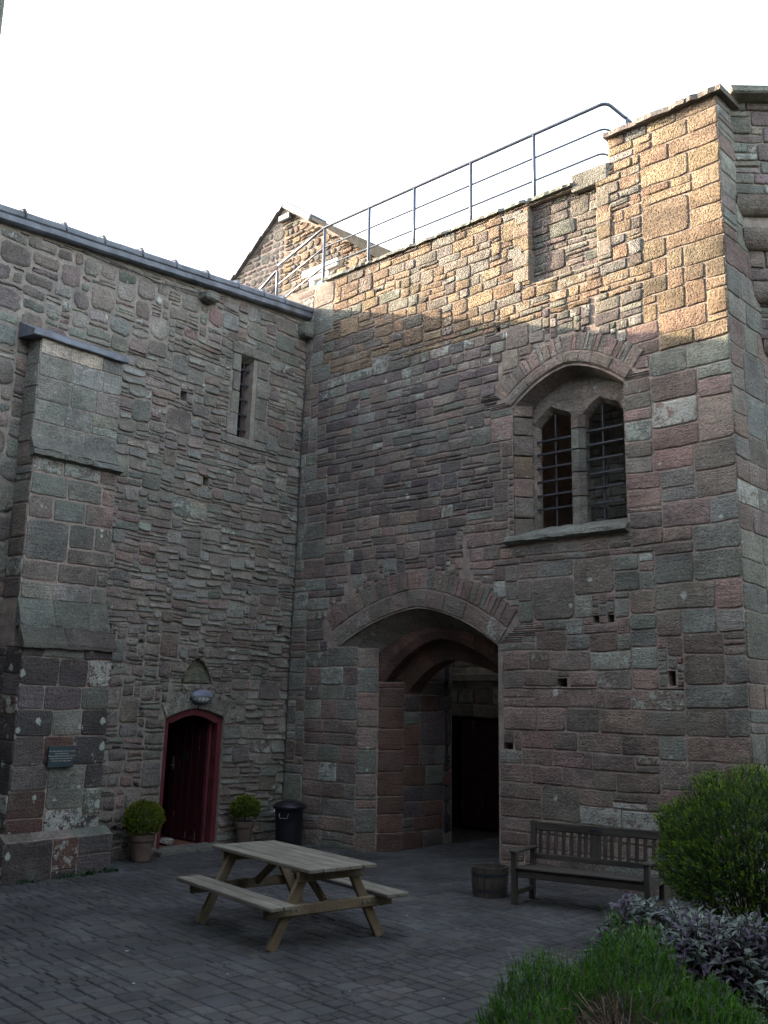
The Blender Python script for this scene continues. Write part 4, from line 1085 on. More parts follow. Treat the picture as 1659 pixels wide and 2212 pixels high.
holed_wall(mb, [(PK[0], 8), (WG[0], 8), (WG[0], WG[3]), (WG[1], WG[3]), (WG[1], 8), (1.0, 8), (1.0, gl(1.0)), (PK[0], PK[1])], [], 3.0)
a = [left_xf(x, 0, z) for x, z in ((-7.2, 8), (PK[0], 8), (PK[0], PK[1]), (-7.2, gl(-7.2)))]; mb.quad(*a)
mb.quad((1.0, 3, 8), (1.0, 9, 8), (1.0, 9, gl(1.0)), (1.0, 3, gl(1.0)))
mb.build('mortar_face', M_mortar, gb)
# slate verges
r_ = random.Random(9)
for side in (0, 1):
    k = 0; Ltot = 6.3 if side else 3.6
    while k * .24 < Ltot:
        s = k * .24; m2 = MB()
        if side: d = Vector((1, 0, -.700)).normalized(); o = Vector((PK[0], 2.90, PK[1] + .03)); yv = Vector((0, 1, 0))
        else: d = Vector((-1, 0, -.735)).normalized(); o = Vector((PK[0], 2.90, PK[1] + .03)); yv = Vector((0, 1, 0))
        c = o + d * (s + .12); nrm = d.cross(yv).normalized()
        if nrm.z < 0: nrm = -nrm
        m4 = Matrix((d, yv, nrm)).transposed().to_4x4(); m4.translation = c + yv * .6 + nrm * r_.uniform(-.01, .01)
        m2.box((.30, 1.2 + r_.uniform(-.03, .03), .035), m4 @ Matrix.Rotation(.09, 4, 'Y'), .006); m2.build('slate', M_slate, gb); k += 1
mb = MB()
for side in (0, 1):
    if side: mb.quad((PK[0], 3.9, PK[1]), (PK[0], 10, PK[1]), (1.5, 10, gl(1.5)), (1.5, 3.9, gl(1.5)))
    else: mb.quad((PK[0], 3.9, PK[1]), (PK[0], 10, PK[1]), (-7.5, 10, gl(-7.5)), (-7.5, 3.9, gl(-7.5)))
mb.build('roof_slope', M_slate, gb)
d = Vector((1, 0, -.700)).normalized(); nrm = Vector((.574, 0, .819)); m4 = Matrix((d, Vector((0, 1, 0)), nrm)).transposed().to_4x4(); m4.translation = Vector((PK[0] + .70, 2.97, PK[1] - .43))
mb = MB(); mb.box((1.15, .5, .17), m4, .02); mb.build('lead_flashing', M_lead, gb)
mb = MB(); mb.box((.40, .10, .16), T(PK[0] + .08, 2.93, PK[1] - .32), .02); mb.build('lead_flashing', M_lead, gb)
mb = MB(); ua, ub = PK[0] + 1.25, PK[0] + 4.2
mb.prism([(ua, gl(ua) + .02), (ub, gl(ub) - .16), (ub, gl(ub) + .24), (ua, gl(ua) + .10)], 2.72, 2.98); mb.build('roof_edge', plain('unlit_dark_slate', (.030, .030, .028), .9, .15, 0, .4, 9, .5, 25), gb, fix=True)  # slate colour darkened to stand for a roof slope out of the sun
mb = MB(); mb.box((1.15, .10, .18), T(-2.62, 2.98, 11.74), .01); mb.build('lintel', M_white, gb)
gw = empty('window', None); gw.parent = gb
m2 = MB()
for x in (WG[0] + .06, WG[1] - .06): m2.box((1.46, .10, .12), T(x, 3.02, 10.93) @ Matrix.Rotation(math.pi / 2, 4, 'Y'), .01)
m2.box((WG[1] - WG[0] - .245, .10, .12), T((WG[0] + WG[1]) / 2, 3.02, 11.6), .01); m2.build('frame', M_white, gw)
m2 = MB(); m2.quad((WG[0], 3.05, 10.2), (WG[1], 3.05, 10.2), (WG[1], 3.05, 11.66), (WG[0], 3.05, 11.66)); m2.build('pane', M_pane_sky, gw)

# ================================================================== corner of a taller block at the top left
tb = empty('parapet_block', FL, 'projecting parapet corner of a taller block at the top left edge', 'tower')
mb = MB(); mb.box((2.0, 2.6, 2.6), T(-7.11, 1.3, 12.25), .05, (*PAL['gg2'], .3), .02, 3); mb.build('parapet', M_stone, tb)
mb = MB(); mb.box((1.7, 2.2, 3.2), T(-7.25, 1.4, 9.35), .02, (*PAL['gy'], .3), .0, 3); mb.build('tower_shaft', M_stone, tb)

# ================================================================== GROUND
gm = MB(); gm.quad((-300, -300, -.03), (300, -300, -.03), (300, 300, -.03), (-300, 300, -.03))
M_joint = plain('joint_sand', (.045, .043, .037), .95, .1, 0, .4, 12, .6, 60)
ground = gm.build('ground', M_joint); tag(ground, 'dark sandy ground between the pavers', kind='structure')
paving = empty('paving', None, 'worn grey block paving of mixed sizes in the courtyard'); paving['kind'] = 'structure'
FRi = FR.inverted(); FLi = FL.inverted()
def in_yard(x, y):
    p = FRi @ Vector((x, y, 0)); q = FLi @ Vector((x, y, 0))
    if p.y > -.02 and not (1.95 < p.x < 4.4 and p.y < 3.38 and p.x > 2.2 * min(1, p.y / .6 + .6)): return False
    if p.y <= -.02 and p.x < 9 and q.y > -.02: return False
    if -5.3 < q.x < -3.8 and q.y > -.76: return False
    if DOOR[0] - .1 < q.x < DOOR[1] + .1 and q.y > -.19: return False
    return True
def px(x, y, z=0):
    v = Vector((x, y, z - CAM_Z)); d = v.dot(fw)
    return (829.5 + F_PX * v.dot(rt) / d, 1106 - F_PX * v.dot(up) / d, d) if d > .5 else (1e6, 1e6, d)
r_ = random.Random(31)
E1 = Vector((-math.sin(RAD(41)), math.cos(RAD(41)))); E2 = Vector((E1.y, -E1.x))
pav = []
def vis(a, b):
    c = E1 * a + E2 * b; X, Y, d = px(c.x, c.y)
    return -450 < X < 2150 and 1500 < Y < 2650 and d > 3.5 and in_yard(c.x, c.y)
S_pav = dict(h=(.10, .19), w=(.12, .23), course=.72, asp=.8, minw=.1)
for (a0, a1, b0, b1, st) in layout(0, 20.0, -6, 16.0, .04, lambda a, b: not vis(a, b), lambda a, b: S_pav, 301):
    c = E1 * ((a0 + a1) / 2) + E2 * ((b0 + b1) / 2); X, Y, d = px(c.x, c.y)
    pav.append((a0, a1, b0, b1, c, (a1 - a0) * (b1 - b0) / d ** 3 if Y < 2230 and -20 < X < 1680 else 0))
pav.sort(key=lambda t: -t[5])
def paver(mb, p):
    a0, a1, b0, b1, c, _ = p; g2 = .0055; h = (a1 - a0) / 2 - g2; w = (b1 - b0) / 2 - g2
    zt = r_.uniform(-.0025, .0025) + .006 * noise.noise(Vector((c.x * 1.2, c.y * 1.2, 0))); t1, t2 = r_.uniform(-.009, .009), r_.uniform(-.009, .009); bv = .009
    V = []
    for (ins, z) in ((0, -.05), (0, zt - bv), (bv * .9, zt)):
        for sx, sy in ((-1, -1), (1, -1), (1, 1), (-1, 1)):
            q = Vector((sx * (h - ins) + r_.uniform(-.002, .002), sy * (w - ins) + r_.uniform(-.002, .002)))
            wpt = c + E1 * q.x + E2 * q.y
            V.append((wpt.x, wpt.y, z + t1 * q.x + t2 * q.y))
    Fs = [(k * 4 + i, k * 4 + (i + 1) % 4, k * 4 + 4 + (i + 1) % 4, k * 4 + 4 + i) for k in (0, 1) for i in range(4)] + [(8, 9, 10, 11)]
    k = r_.uniform(.84, 1.14); hue = r_.random()
    base = (.060, .061, .063) if hue < .8 else ((.064, .061, .059) if hue < .9 else (.052, .055, .059))
    mb.add(V, Fs, (*[ch * k for ch in base], 1))
far = MB()
for k, p in enumerate(pav):
    if k < 300:
        mb = MB(); paver(mb, p); mb.build('paver', M_paver, paving, centre=True)
    else: paver(far, p)
far.build('small_pavers', M_paver, paving, kind='stuff')

# ================================================================== PICNIC TABLE
tx = Vector((-.59, .807)).normalized()
tab = empty('picnic_table', T(-.875, 10.33, 0, math.atan2(tx.y, tx.x)), 'weathered wooden picnic table with attached bench seats in the middle of the courtyard', 'picnic table')
def put(name, mat, parent, size, m, bev=.005, tint=(1, 1, 1, 1), seed=0, rnd=0.0):
    mb = MB(); mb.box(size, m, bev, tint, rnd, seed); return mb.build(name, mat, parent)
r_ = random.Random(41)
for k in range(5):
    put('top_plank', M_wood_top, tab, (1.90 + r_.uniform(-.012, .012), .143, .038), T(r_.uniform(-.008, .008), -.298 + k * .149, .688), .007, seed=k)
for s in (-1, 1):
    for y in (.555, .690):
        put('seat_plank', M_wood_top, tab, (1.90 + r_.uniform(-.012, .012), .128, .040), T(0, s * y, .402), .008, seed=int(y * 100) + s)
def strut(p0, p1, w, t, name, mat, parent, seed, ax=Vector((1, 0, 0))):
    p0, p1 = Vector(p0), Vector(p1); d = (p1 - p0); L = d.length; d.normalize()
    a = (ax - d * ax.dot(d)).normalized(); b_ = d.cross(a)
    m = Matrix((d, b_, a)).transposed().to_4x4(); m.translation = (p0 + p1) / 2
    return put(name, mat, parent, (L, w, t), m, .006, seed=seed)
for s in (-1, 1):
    x = .69 * s
    for sy in (-1, 1):
        strut((x, sy * .24, .668), (x, sy * .60, .0), .095, .045, 'leg', M_wood_new, tab, 7 + s + 3 * sy)
    put('top_batten', M_wood_new, tab, (.045, .72, .095), T(x + s * .046, 0, .620), .006, seed=11 + s)
    put('seat_beam', M_wood_new, tab, (.045, 1.40, .095), T(x + s * .046, 0, .334), .010, seed=13 + s)
    strut((x - s * .05, 0, .36), (x - s * .52, 0, .66), .07, .045, 'brace', M_wood_new, tab, 17 + s, Vector((0, 1, 0)))
    for y in (-.42, .42, -.36, .36):
        mb = MB(); mb.lathe([(0, .012), (.012, .012), (.012, 0)], 8, T(x + s * .069, y, .34) @ Matrix.Rotation(s * math.pi / 2, 4, 'Y')); mb.build('bolt', M_steel, tab)

# ================================================================== BENCH
bx = Vector((.842, -.539)).normalized()
ben = empty('garden_bench', T(1.525, 11.78, 0, math.atan2(bx.y, bx.x)), 'old grey wooden garden bench with a slatted back below the gatehouse wall', 'bench')
BL, BD = 1.52, .50
for x in (0, BL):
    put('front_leg', M_wood_old, ben, (.55, .062, .062), T(x, 0, .275) @ Matrix.Rotation(math.pi / 2, 4, 'Y'), .006, seed=int(x * 9))
    strut((x, BD - .03, 0), (x, BD + .05, .86), .062, .062, 'back_leg', M_wood_old, ben, 5 + int(x), Vector((1, 0, 0)))
    put('arm', M_wood_old, ben, (.60, .085, .035), T(x, .25, .565) @ Matrix.Rotation(math.pi / 2, 4, 'Z'), .012, seed=8 + int(x))
    put('side_rail', M_wood_old, ben, (BD - .05, .05, .07), T(x, BD / 2, .345) @ Matrix.Rotation(math.pi / 2, 4, 'Z'), .005, seed=9)
    put('stretcher', M_wood_old, ben, (BD - .05, .045, .05), T(x, BD / 2, .12) @ Matrix.Rotation(math.pi / 2, 4, 'Z'), .005, seed=10)
put('front_rail', M_wood_old, ben, (BL - .062, .035, .085), T(BL / 2, .0, .335), .006, seed=20)
for k in range(5): put('seat_slat', M_wood_old, ben, (BL + (.04 if k else -.07), .082, .024), T(BL / 2, .0 + k * .095, .392 - .006 * k), .006, seed=30 + k)
put('top_rail', M_wood_old, ben, (BL - .062, .04, .10), T(BL / 2, BD + .043, .80), .010, seed=40)
put('lower_rail', M_wood_old, ben, (BL - .062, .035, .06), T(BL / 2, BD + .005, .47), .005, seed=41)
put('name_plate', M_iron, ben, (.16, .006, .035), T(BL / 2, BD + .02, .805), .001)
n = 15
for k in range(n):
    x = .09 + (BL - .18) * k / (n - 1)
    w = .13 if k == 7 else .044
    if k in (6, 8): x += -.02 if k == 6 else .02
    strut((x, BD + .010, .495), (x, BD + .038, .755), w, .018, 'back_slat', M_wood_old, ben, 50 + k, Vector((0, 1, 0)))

# ================================================================== HALF BARREL TUB, BIN
tub = empty('barrel_tub', T(1.30, 12.28, 0), 'half barrel wooden planter tub standing left of the grey bench', 'tub')
n = 16
for k in range(n):
    a0, a1 = 2 * math.pi * k / n + .012, 2 * math.pi * (k + 1) / n - .012; mb = MB(); V = []
    for (r0, r1, z) in ((.172, .196, 0), (.186, .212, .17), (.188, .214, .335 + random.Random(k).uniform(-.006, .006))):
        V += [(r * math.cos(a), r * math.sin(a), z) for a in (a0, (a0 + a1) / 2, a1) for r in (r0, r1)]
    Fs = []
    for q in (0, 1):
        o = q * 6
        Fs += [(o + 1, o + 3, o + 9, o + 7), (o + 3, o + 5, o + 11, o + 9), (o + 0, o + 2, o + 8, o + 6), (o + 2, o + 4, o + 10, o + 8), (o, o + 1, o + 7, o + 6), (o + 4, o + 5, o + 11, o + 10)]
    Fs += [(12, 13, 15, 14), (14, 15, 17, 16)]
    mb.add(V, Fs, (1, 1, 1, 1), [(v[2], v[0] * 2 + k, v[1] * 2) for v in V]); mb.build('stave', M_wood_tub, tub, fix=True)
for z, r in ((.06, .203), (.235, .2165)):
    mb = MB(); mb.lathe([(r - .012, z), (r, z), (r + .003, z + .035), (r - .009, z + .035)], 32); mb.build('hoop', M_iron, tub, smooth=False)
mb = MB(); mb.lathe([(.19, .25), (.1, .265), (0, .27)], 20); mb.build('soil', M_soil, tub)
binp = KC + uR * .68 - inR * .42
bn = empty('dustbin', T(binp.x, binp.y, 0, .6), 'black plastic dustbin with a lid standing in the corner between the walls', 'bin')
mb = MB(); mb.lathe([(0, 0), (.195, 0), (.20, .02), (.212, .3), (.226, .55), (.238, .56), (.238, .585)], 36); mb.build('body', M_plastic, bn, smooth=True)
mb = MB(); mb.lathe([(.252, .555), (.262, .56), (.264, .60), (.25, .615), (.235, .618), (.225, .64), (.12, .668), (.07, .672), (.065, .69), (0, .695)], 36); mb.build('lid', M_plastic, bn, smooth=True)
for a in (math.radians(-140), math.radians(40)):
    mb = MB(); m = Matrix.Rotation(a, 4, 'Z')
    mb.tube([m @ Vector(p) for p in ((.215, -.07, .50), (.245, -.075, .49), (.25, -.06, .43), (.25, .06, .43), (.245, .075, .49), (.215, .07, .50))], .007, 6); mb.build('handle', M_steel, bn)

# ================================================================== PLANTS
rng = np.random.default_rng(5)
def leaves(name, base, direc, side, length, width, tint, mat, parent=None, fold=0.0, kind=None):
    """kite shaped leaves from arrays"""
    n = len(base); d = direc / np.linalg.norm(direc, axis=1, keepdims=True)
    s = side - d * (side * d).sum(1, keepdims=True); s /= np.linalg.norm(s, axis=1, keepdims=True) + 1e-9
    nn = np.cross(d, s); L = length[:, None]; w = width[:, None]
    v = np.stack([base, base + d * L * .45 + s * w * .5 + nn * w * fold, base + d * L - nn * L * fold * .4, base + d * L * .45 - s * w * .5 + nn * w * fold], 1).reshape(-1, 3)
    me = bpy.data.meshes.new(name); me.vertices.add(4 * n); me.vertices.foreach_set('co', v.astype(np.float32).ravel())
    me.loops.add(6 * n); idx = np.arange(n)[:, None] * 4
    li = np.concatenate([idx, idx + 1, idx + 2, idx, idx + 2, idx + 3], 1)
    me.loops.foreach_set('vertex_index', li.ravel().astype(np.int32))
    me.polygons.add(2 * n); me.polygons.foreach_set('loop_start', (np.arange(2 * n) * 3).astype(np.int32)); me.polygons.foreach_set('loop_total', np.full(2 * n, 3, dtype=np.int32))
    me.update(calc_edges=True)
    at = me.color_attributes.new('tint', 'FLOAT_COLOR', 'POINT')
    t4 = np.concatenate([tint, np.ones((n, 1))], 1); at.data.foreach_set('color', np.repeat(t4, 4, axis=0).astype(np.float32).ravel())
    me.materials.append(mat); o = bpy.data.objects.new(name, me); COL.objects.link(o)
    if parent is not None: o.parent = parent
    if kind: o['kind'] = kind
    return o
def rdir(n):
    d = rng.normal(size=(n, 3)); return d / np.linalg.norm(d, axis=1, keepdims=True)
def lerp(a, b, t): return np.array(a)[None] * (1 - t[:, None]) + np.array(b)[None] * t[:, None]
def nz(p, f, o=0): return np.array([noise.noise(Vector((q[0] * f + o, q[1] * f, q[2] * f))) for q in p])

def sprig_ball(name, cen, rad, nspr, nleaf, spl, ll, lw, dark, tip, mat, parent, rough=.2, cut=-.75, uplift=.5):
    d = rdir(int(nspr * 1.4)); d = d[d[:, 2] > cut][:nspr]; n = len(d)
    k = 1 + rough * nz(d, 2.2, 3.3) + rough * .6 * nz(d, 5.5, 9)
    k *= 1 - .42 * rng.random(n) ** 3.0
    p = d * np.array(rad) * k[:, None] + np.array(cen)
    ax = d * .8 + np.array([0, 0, uplift]) + rng.normal(size=(n, 3)) * .22; ax /= np.linalg.norm(ax, axis=1, keepdims=True)
    t = np.tile(np.linspace(0, 1, nleaf), n); P = np.repeat(p, nleaf, 0); A = np.repeat(ax, nleaf, 0)
    rd = rdir(len(P)); out = rd - A * (rd * A).sum(1, keepdims=True); out /= np.linalg.norm(out, axis=1, keepdims=True) + 1e-9
    B = P + A * (t * spl)[:, None]
    D = A * (.45 + .8 * t[:, None]) + out * (.95 - .55 * t[:, None])
    br = np.repeat(rng.random(n), nleaf); tt = np.clip(t ** 2.2 * (.35 + .8 * br), 0, 1)
    tint = lerp(dark, tip, tt) * (.75 + .5 * np.repeat(rng.random(n), nleaf))[:, None]
    return leaves(name, B, D, np.cross(D, rd), ll * (.75 + .5 * rng.random(len(B))), lw * (.8 + .4 * rng.random(len(B))), tint, mat, parent, .15)

# big rounded shrub on the right
BS = (3.50, 9.75, 0)
bs = empty('round_shrub', T(*BS), 'large dark green dome shrub with yellow green tips right of the bench', 'shrub')
sprig_ball('foliage', (0, 0, .80), (.83, .83, .70), 4300, 16, .11, .028, .0125, (.018, .055, .009), (.20, .33, .028), M_leaf, bs, .20, -.62, .7)
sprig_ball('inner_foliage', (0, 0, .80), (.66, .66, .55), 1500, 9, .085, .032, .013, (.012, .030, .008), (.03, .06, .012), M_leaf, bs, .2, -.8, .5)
mb = MB(); r_ = random.Random(3)
for k in range(46):
    th = r_.uniform(0, 2 * math.pi); e = r_.uniform(.25, 1.1); R_ = r_.uniform(.45, .82)
    q = Vector((math.cos(th) * math.cos(e) * R_, math.sin(th) * math.cos(e) * R_, .55 + math.sin(e) * R_ * .7))
    o = Vector((r_.uniform(-.12, .12), r_.uniform(-.12, .12), 0)); mid = (o + q) / 2 + Vector((q.x * .18, q.y * .18, -.08))
    mb.tube([o, mid, q], [.016, .011, .004], 5)
mb.build('branches', M_stem, bs)

# clipped shrubs in pots
def pot(parent, r, h):
    mb = MB(); mb.lathe([(0, 0), (r * .72, 0), (r * .78, .02), (r * .93, h * .74), (r * .94, h * .76), (r * 1.04, h * .77), (r * 1.06, h * .80), (r * 1.06, h * .97), (r * 1.03, h), (r * .93, h), (r * .90, h * .9), (r * .5, h * .9), (0, h * .9)], 32); mb.build('pot', M_terra, parent, smooth=False)
p1 = empty('potted_shrub', T(-3.27, 14.42, 0), 'wide round clipped shrub in a terracotta pot left of the red door', 'potted plant', 'clipped shrubs in pots beside the red door')
pot(p1, .165, .36)
sprig_ball('foliage', (0, 0, .56), (.245, .245, .215), 1700, 10, .045, .020, .011, (.06, .11, .012), (.24, .27, .025), M_leaf, p1, .12, -.85, .45)
p2p = KC + uL * 1.06 + nL * .30
p2 = empty('potted_shrub', T(p2p.x, p2p.y, 0), 'smaller clipped shrub in a straight pot between the red door and the black bin', 'potted plant', 'clipped shrubs in pots beside the red door')
pot(p2, .135, .38)
sprig_ball('foliage', (0, 0, .56), (.20, .20, .16), 1100, 10, .045, .020, .011, (.06, .11, .014), (.22, .26, .03), M_leaf, p2, .18, -.7, .5)
for pp in (p1, p2):
    mb = MB(); mb.tube([(0, 0, .3), (.01, 0, .5), (0, .01, .62)], .015, 6); mb.build('stem', M_stem, pp)

# needle leaved mounds in front
MO = [(1.04, 6.62, .60, .34, .36), (1.66, 6.95, .70, .40, .46), (1.36, 6.62, .50, .30, .26), (1.92, 6.40, .50, .38, .40), (2.22, 6.10, .30, .34, .34), (.98, 6.15, .42, .28, .34), (1.10, 5.75, .18, .40, .35), (1.75, 5.80, .24, .45, .40), (1.62, 6.45, .52, .30, .34)]
def hf(x, y):
    h = 0
    for (a, b_, z, rx, ry) in MO:
        q = ((x - a) / rx) ** 2 + ((y - b_) / ry) ** 2
        if q < 1.9: h = max(h, z * (1 - q * .5) if q < 1 else z * .5 * (1.9 - q) / .9)
    return h
ns = empty('needle_shrub', T(1.4, 6.4, 0), 'sprawling bright green needle leaved shrub with a bare woody middle at the front edge', 'shrub')
HO = Vector((1.38, 6.36))
def shoot_field(name, nsh, nleaf, sh, ll, lw, dark, tip, seed):
    r = random.Random(seed); P = []
    while len(P) < nsh:
        x, y = r.uniform(.35, 2.7), r.uniform(5.5, 7.6); h = hf(x, y)
        if h < .06: continue
        q = ((x - HO.x + .04) / .20) ** 2 + ((y - HO.y + .12) / .40) ** 2
        if q < 1: continue
        P.append((x - 1.4, y - 6.4, h * (1 - .5 * r.random() ** 2.0) * (1 + .20 * noise.noise(Vector((x * 6, y * 6, 1))) + .15 * noise.noise(Vector((x * 14, y * 14, 4)))) - .05))
    P = np.array(P); n = len(P)
    ax = np.stack([P[:, 0] * .25 + rng.normal(size=n) * .28, P[:, 1] * .15 + rng.normal(size=n) * .28, np.ones(n)], 1); ax /= np.linalg.norm(ax, axis=1, keepdims=True)
    H = sh * (.45 + 1.0 * rng.random(n) ** 1.3)
    t = np.tile(np.linspace(.1, 1, nleaf), n); PP = np.repeat(P, nleaf, 0); A = np.repeat(ax, nleaf, 0)
    rd = rdir(len(PP)); out = rd - A * (rd * A).sum(1, keepdims=True); out /= np.linalg.norm(out, axis=1, keepdims=True) + 1e-9
    B = PP + A * (t * np.repeat(H, nleaf))[:, None]; D = A * 1.0 + out * (.75 - .5 * t[:, None])
    br = np.repeat(rng.random(n), nleaf)
    tint = lerp(dark, tip, np.clip(t * (.3 + .8 * br), 0, 1)) * (.75 + .5 * np.repeat(rng.random(n), nleaf))[:, None]
    leaves(name, B, D, np.cross(D, rd), ll * (.7 + .6 * rng.random(len(B))), np.full(len(B), lw), tint, M_needle, ns, .1)
shoot_field('needles', 5600, 16, .12, .026, .0055, (.020, .070, .010), (.10, .27, .022), 1)
shoot_field('dry_shoots', 260, 9, .14, .030, .005, (.12, .09, .05), (.26, .21, .12), 3)
shoot_field('grey_shoots', 520, 12, .12, .040, .0055, (.06, .09, .07), (.15, .20, .16), 2)
mb = MB(); r_ = random.Random(12)
for k in range(110):
    b0 = Vector((HO.x - 1.4 + r_.uniform(-.05, .10), HO.y - 6.4 + r_.uniform(-.22, .10), .06)); a = r_.uniform(0, 6.28); L = r_.uniform(.10, .34); hgt = r_.uniform(.08, .42)
    q2 = b0 + Vector((math.cos(a) * L, math.sin(a) * L, hgt)); q1 = (b0 + q2) / 2 + Vector((r_.uniform(-.06, .06), r_.uniform(-.06, .06), r_.uniform(0, .09)))
    q3 = q2 + Vector((math.cos(a) * .06 + r_.uniform(-.05, .05), r_.uniform(-.06, .04), r_.uniform(-.06, .06)))
    mb.tube([b0, q1, q2, q3], [.007, .006, .004, .002], 5)
mb.build('woody_stems', M_twig, ns, smooth=True)

# sage with dusky purple leaves
sg = empty('sage_bush', T(2.45, 7.6, 0), 'dusky purple and grey green sage bush below the round shrub', 'shrub')
Bs, Ds, Ss, Ls, Ws, Ts = [], [], [], [], [], []
r_ = random.Random(14); mb = MB()
def sage_h(x, y): return .70 * math.exp(-(((x - 1.98) / .42) ** 2 + ((y - 8.0) / .45) ** 2)) + .60 * math.exp(-(((x - 2.70) / .60) ** 2 + ((y - 7.5) / .60) ** 2)) + .42 * math.exp(-(((x - 2.15) / .45) ** 2 + ((y - 7.15) / .4) ** 2))
cnt = 0
while cnt < 620:
    x, y = r_.uniform(1.5, 3.5), r_.uniform(6.6, 8.5); h = min(.72, 1.12 * sage_h(x, y) * r_.uniform(.72, 1.05))
    if h < .2: continue
    cnt += 1
    top = Vector((x - 2.45, y - 7.6, h)); ax = Vector((r_.uniform(-.35, .35), r_.uniform(-.45, .15), 1)).normalized()
    mb.tube([top - ax * .28, top], [.005, .003], 4)
    mix = r_.random(); col = (.125, .108, .155) if mix < .52 else ((.165, .215, .180) if mix < .86 else (.20, .235, .215))
    a0 = r_.uniform(0, 6.28)
    for k in range(5):
        t = k / 4; c = top - ax * (.15 * (1 - t)) + Vector((r_.uniform(-.02, .02), r_.uniform(-.02, .02), 0))
        for s in (0, math.pi):
            a = a0 + k * 1.57 + s + r_.uniform(-.3, .3); el = .1 + .75 * t ** 2 - r_.uniform(-.2, .7) * (1 - t)
            dv = Vector((math.cos(a) * math.cos(el), math.sin(a) * math.cos(el), math.sin(el)))
            L = (.125 - .065 * t ** 2) * r_.uniform(.7, 1.25); kk = r_.uniform(.5, 1.1)
            Bs.append(c); Ds.append(dv); Ss.append(Vector((-math.sin(a), math.cos(a), r_.uniform(-.3, .3)))); Ls.append(L); Ws.append(L * .46); Ts.append([q * kk for q in col])
leaves('leaves', np.array(Bs), np.array(Ds), np.array(Ss), np.array(Ls), np.array(Ws), np.array(Ts), M_leaf, sg, .22)
mb.build('stems', M_stem, sg)
# low leafy plants behind the sage and at the wall foot
lp = empty('leafy_plant', T(3.0, 7.0, 0), 'low bright green leafy plant beside the pale stone at the right edge', 'plant')
sprig_ball('foliage', (0, 0, .16), (.36, .42, .22), 260, 8, .10, .055, .026, (.02, .07, .02), (.06, .17, .05), M_leaf, lp, .3, -.1, .6)
# pale boulder
mb = MB(); bm = bmesh.new(); bmesh.ops.create_icosphere(bm, subdivisions=3, radius=1)
V = []
for v in bm.verts:
    k = 1 + .12 * noise.noise(v.co * 1.6) + .05 * noise.noise(v.co * 5); q = v.co * k
    q = Vector([max(-.8, min(.8, c)) for c in q]); V.append((q.x * .30, q.y * .24, q.z * .17))
bm.verts.index_update(); Fs = [tuple(v.index for v in f.verts) for f in bm.faces]; bm.free()
mb.add(V, Fs, (.33, .30, .25, .4)); bo = mb.build('boulder', M_stone, None, smooth=True); bo.location = (2.52, 6.30, .15)
tag(bo, 'pale rounded edging stone in the planting bed at the lower right corner', 'stone')
# bed soil
mb = MB(); nx_, ny_ = 26, 26; V = []
for i in range(nx_ + 1):
    for j in range(ny_ + 1):
        x, y = .2 + 4.4 * i / nx_, 5.0 + 5.6 * j / ny_
        e = max(0, min(1, (x - (.55 + max(0, y - 6.6) * .62)) / .35)); z = -.035 + e * (.10 + .05 * noise.noise(Vector((x * 2, y * 2, 0)))) + .55 * max(0, hf(x, y) - .12)
        V.append((x, y, z))
mb.add(V, [(i * (ny_ + 1) + j, (i + 1) * (ny_ + 1) + j, (i + 1) * (ny_ + 1) + j + 1, i * (ny_ + 1) + j + 1) for i in range(nx_) for j in range(ny_)])
tag(mb.build('flower_bed', M_soil, None, smooth=True), 'dark soil of the planting bed', kind='structure')
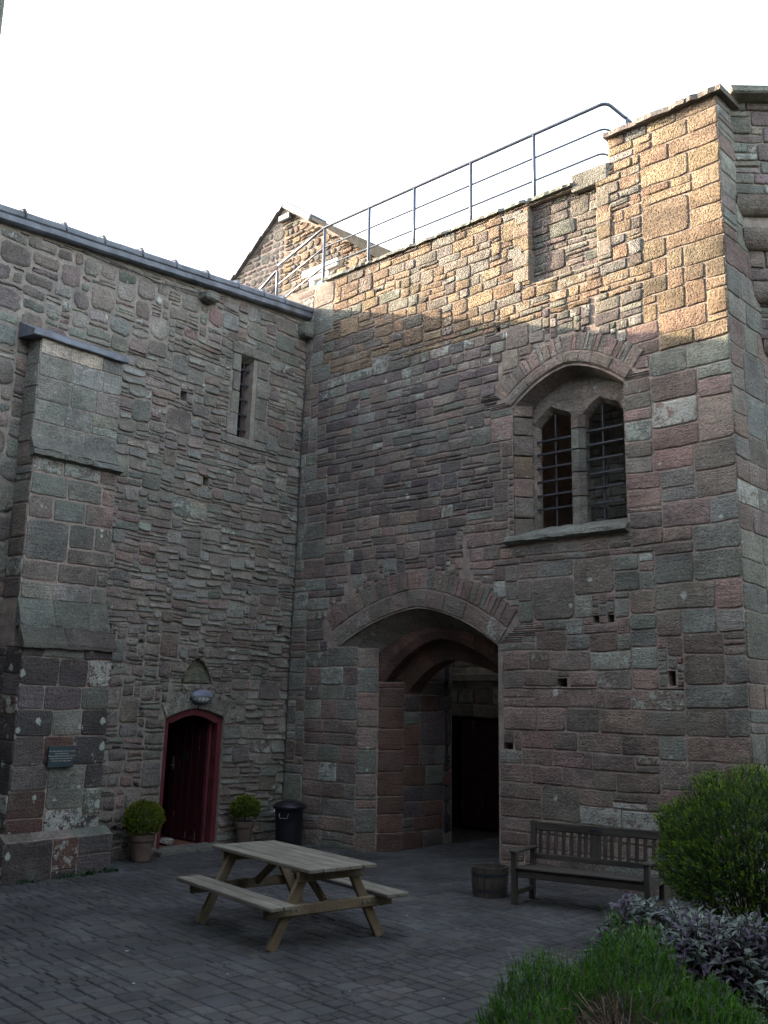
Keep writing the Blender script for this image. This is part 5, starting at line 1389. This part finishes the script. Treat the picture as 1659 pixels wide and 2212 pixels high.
# weeds at the foot of the buttress
def weeds(pts, seed):
    r = random.Random(seed); B, D, S, L, Wd, Tn = [], [], [], [], [], []
    for (x, y, s) in pts:
        for k in range(int(26 * s)):
            a = r.uniform(0, 6.28); e = r.uniform(.2, 1.3)
            B.append((x + r.uniform(-.07, .07) * s, y + r.uniform(-.04, .04) * s, .0)); D.append((math.cos(a) * math.cos(e), math.sin(a) * math.cos(e), math.sin(e))); S.append((-math.sin(a), math.cos(a), 0))
            L.append(r.uniform(.04, .10) * s); Wd.append(r.uniform(.015, .03)); kk = r.uniform(.6, 1.2); Tn.append((.02 * kk, .075 * kk, .022 * kk))
    return leaves('weeds', np.array(B), np.array(D), np.array(S), np.array(L), np.array(Wd), np.array(Tn), M_leaf, None, .1, 'stuff')
wp = []
r_ = random.Random(2)
for k in range(16):
    q = FL @ Vector((r_.uniform(-5.25, -3.75), -.80 - r_.uniform(0, .05), 0)); wp.append((q.x, q.y, r_.choice((.35, .5, .9, .4))))
for k in range(6):
    q = FL @ Vector((r_.uniform(-3.7, -2.7), -.07 - r_.uniform(0, .06), 0)); wp.append((q.x, q.y, .35))
tag(weeds(wp, 4), 'small green weeds along the foot of the buttress', 'weeds')
# litter of small dry leaves
r_ = random.Random(19); B, D, S, L, Wd, Tn = [], [], [], [], [], []
for (x, y) in [(-2.75, 7.95), (-1.55, 8.9), (-1.2, 8.6), (.5, 8.0), (1.9, 9.4), (1.35, 10.9), (.3, 11.0), (-.2, 8.2), (-2.2, 9.3), (.9, 12.9), (-1.9, 8.3)]:
    a = r_.uniform(0, 6.28); B.append((x, y, .012)); D.append((math.cos(a), math.sin(a), .15)); S.append((-math.sin(a), math.cos(a), .3)); L.append(r_.uniform(.025, .05)); Wd.append(.025); Tn.append((.30, .24, .15) if r_.random() < .6 else (.34, .32, .28))
tag(leaves('leaf_litter', np.array(B), np.array(D), np.array(S), np.array(L), np.array(Wd), np.array(Tn), M_leaf, None, .2, 'stuff'), 'few dry fallen leaves scattered on the paving', 'leaves')

# ================================================================== unseen keep and ranges added to shade the gable and courtyard
kt = MB(); kt.box((7, 5.7, 26), T(-28.5, .20, 12.7)); ko = kt.build('keep', M_mortar_grey, None); ko.matrix_world = FR; tag(ko, 'unseen tower added to shade the left of the far gable', kind='structure')
cw = MB(); cw.box((40, 2, 14), T(0, -16.5, 6.7)); cw.box((2, 20, 9), T(17.0, -7, 4.2)); co = cw.build('shading_ranges', plain('low_bounce_stone', (.060, .062, .045), .95, .1), None); co.matrix_world = FR; tag(co, 'unseen ranges closing the courtyard, added to shade it', kind='structure')  # dark colour chosen to cut the light bounced into the yard
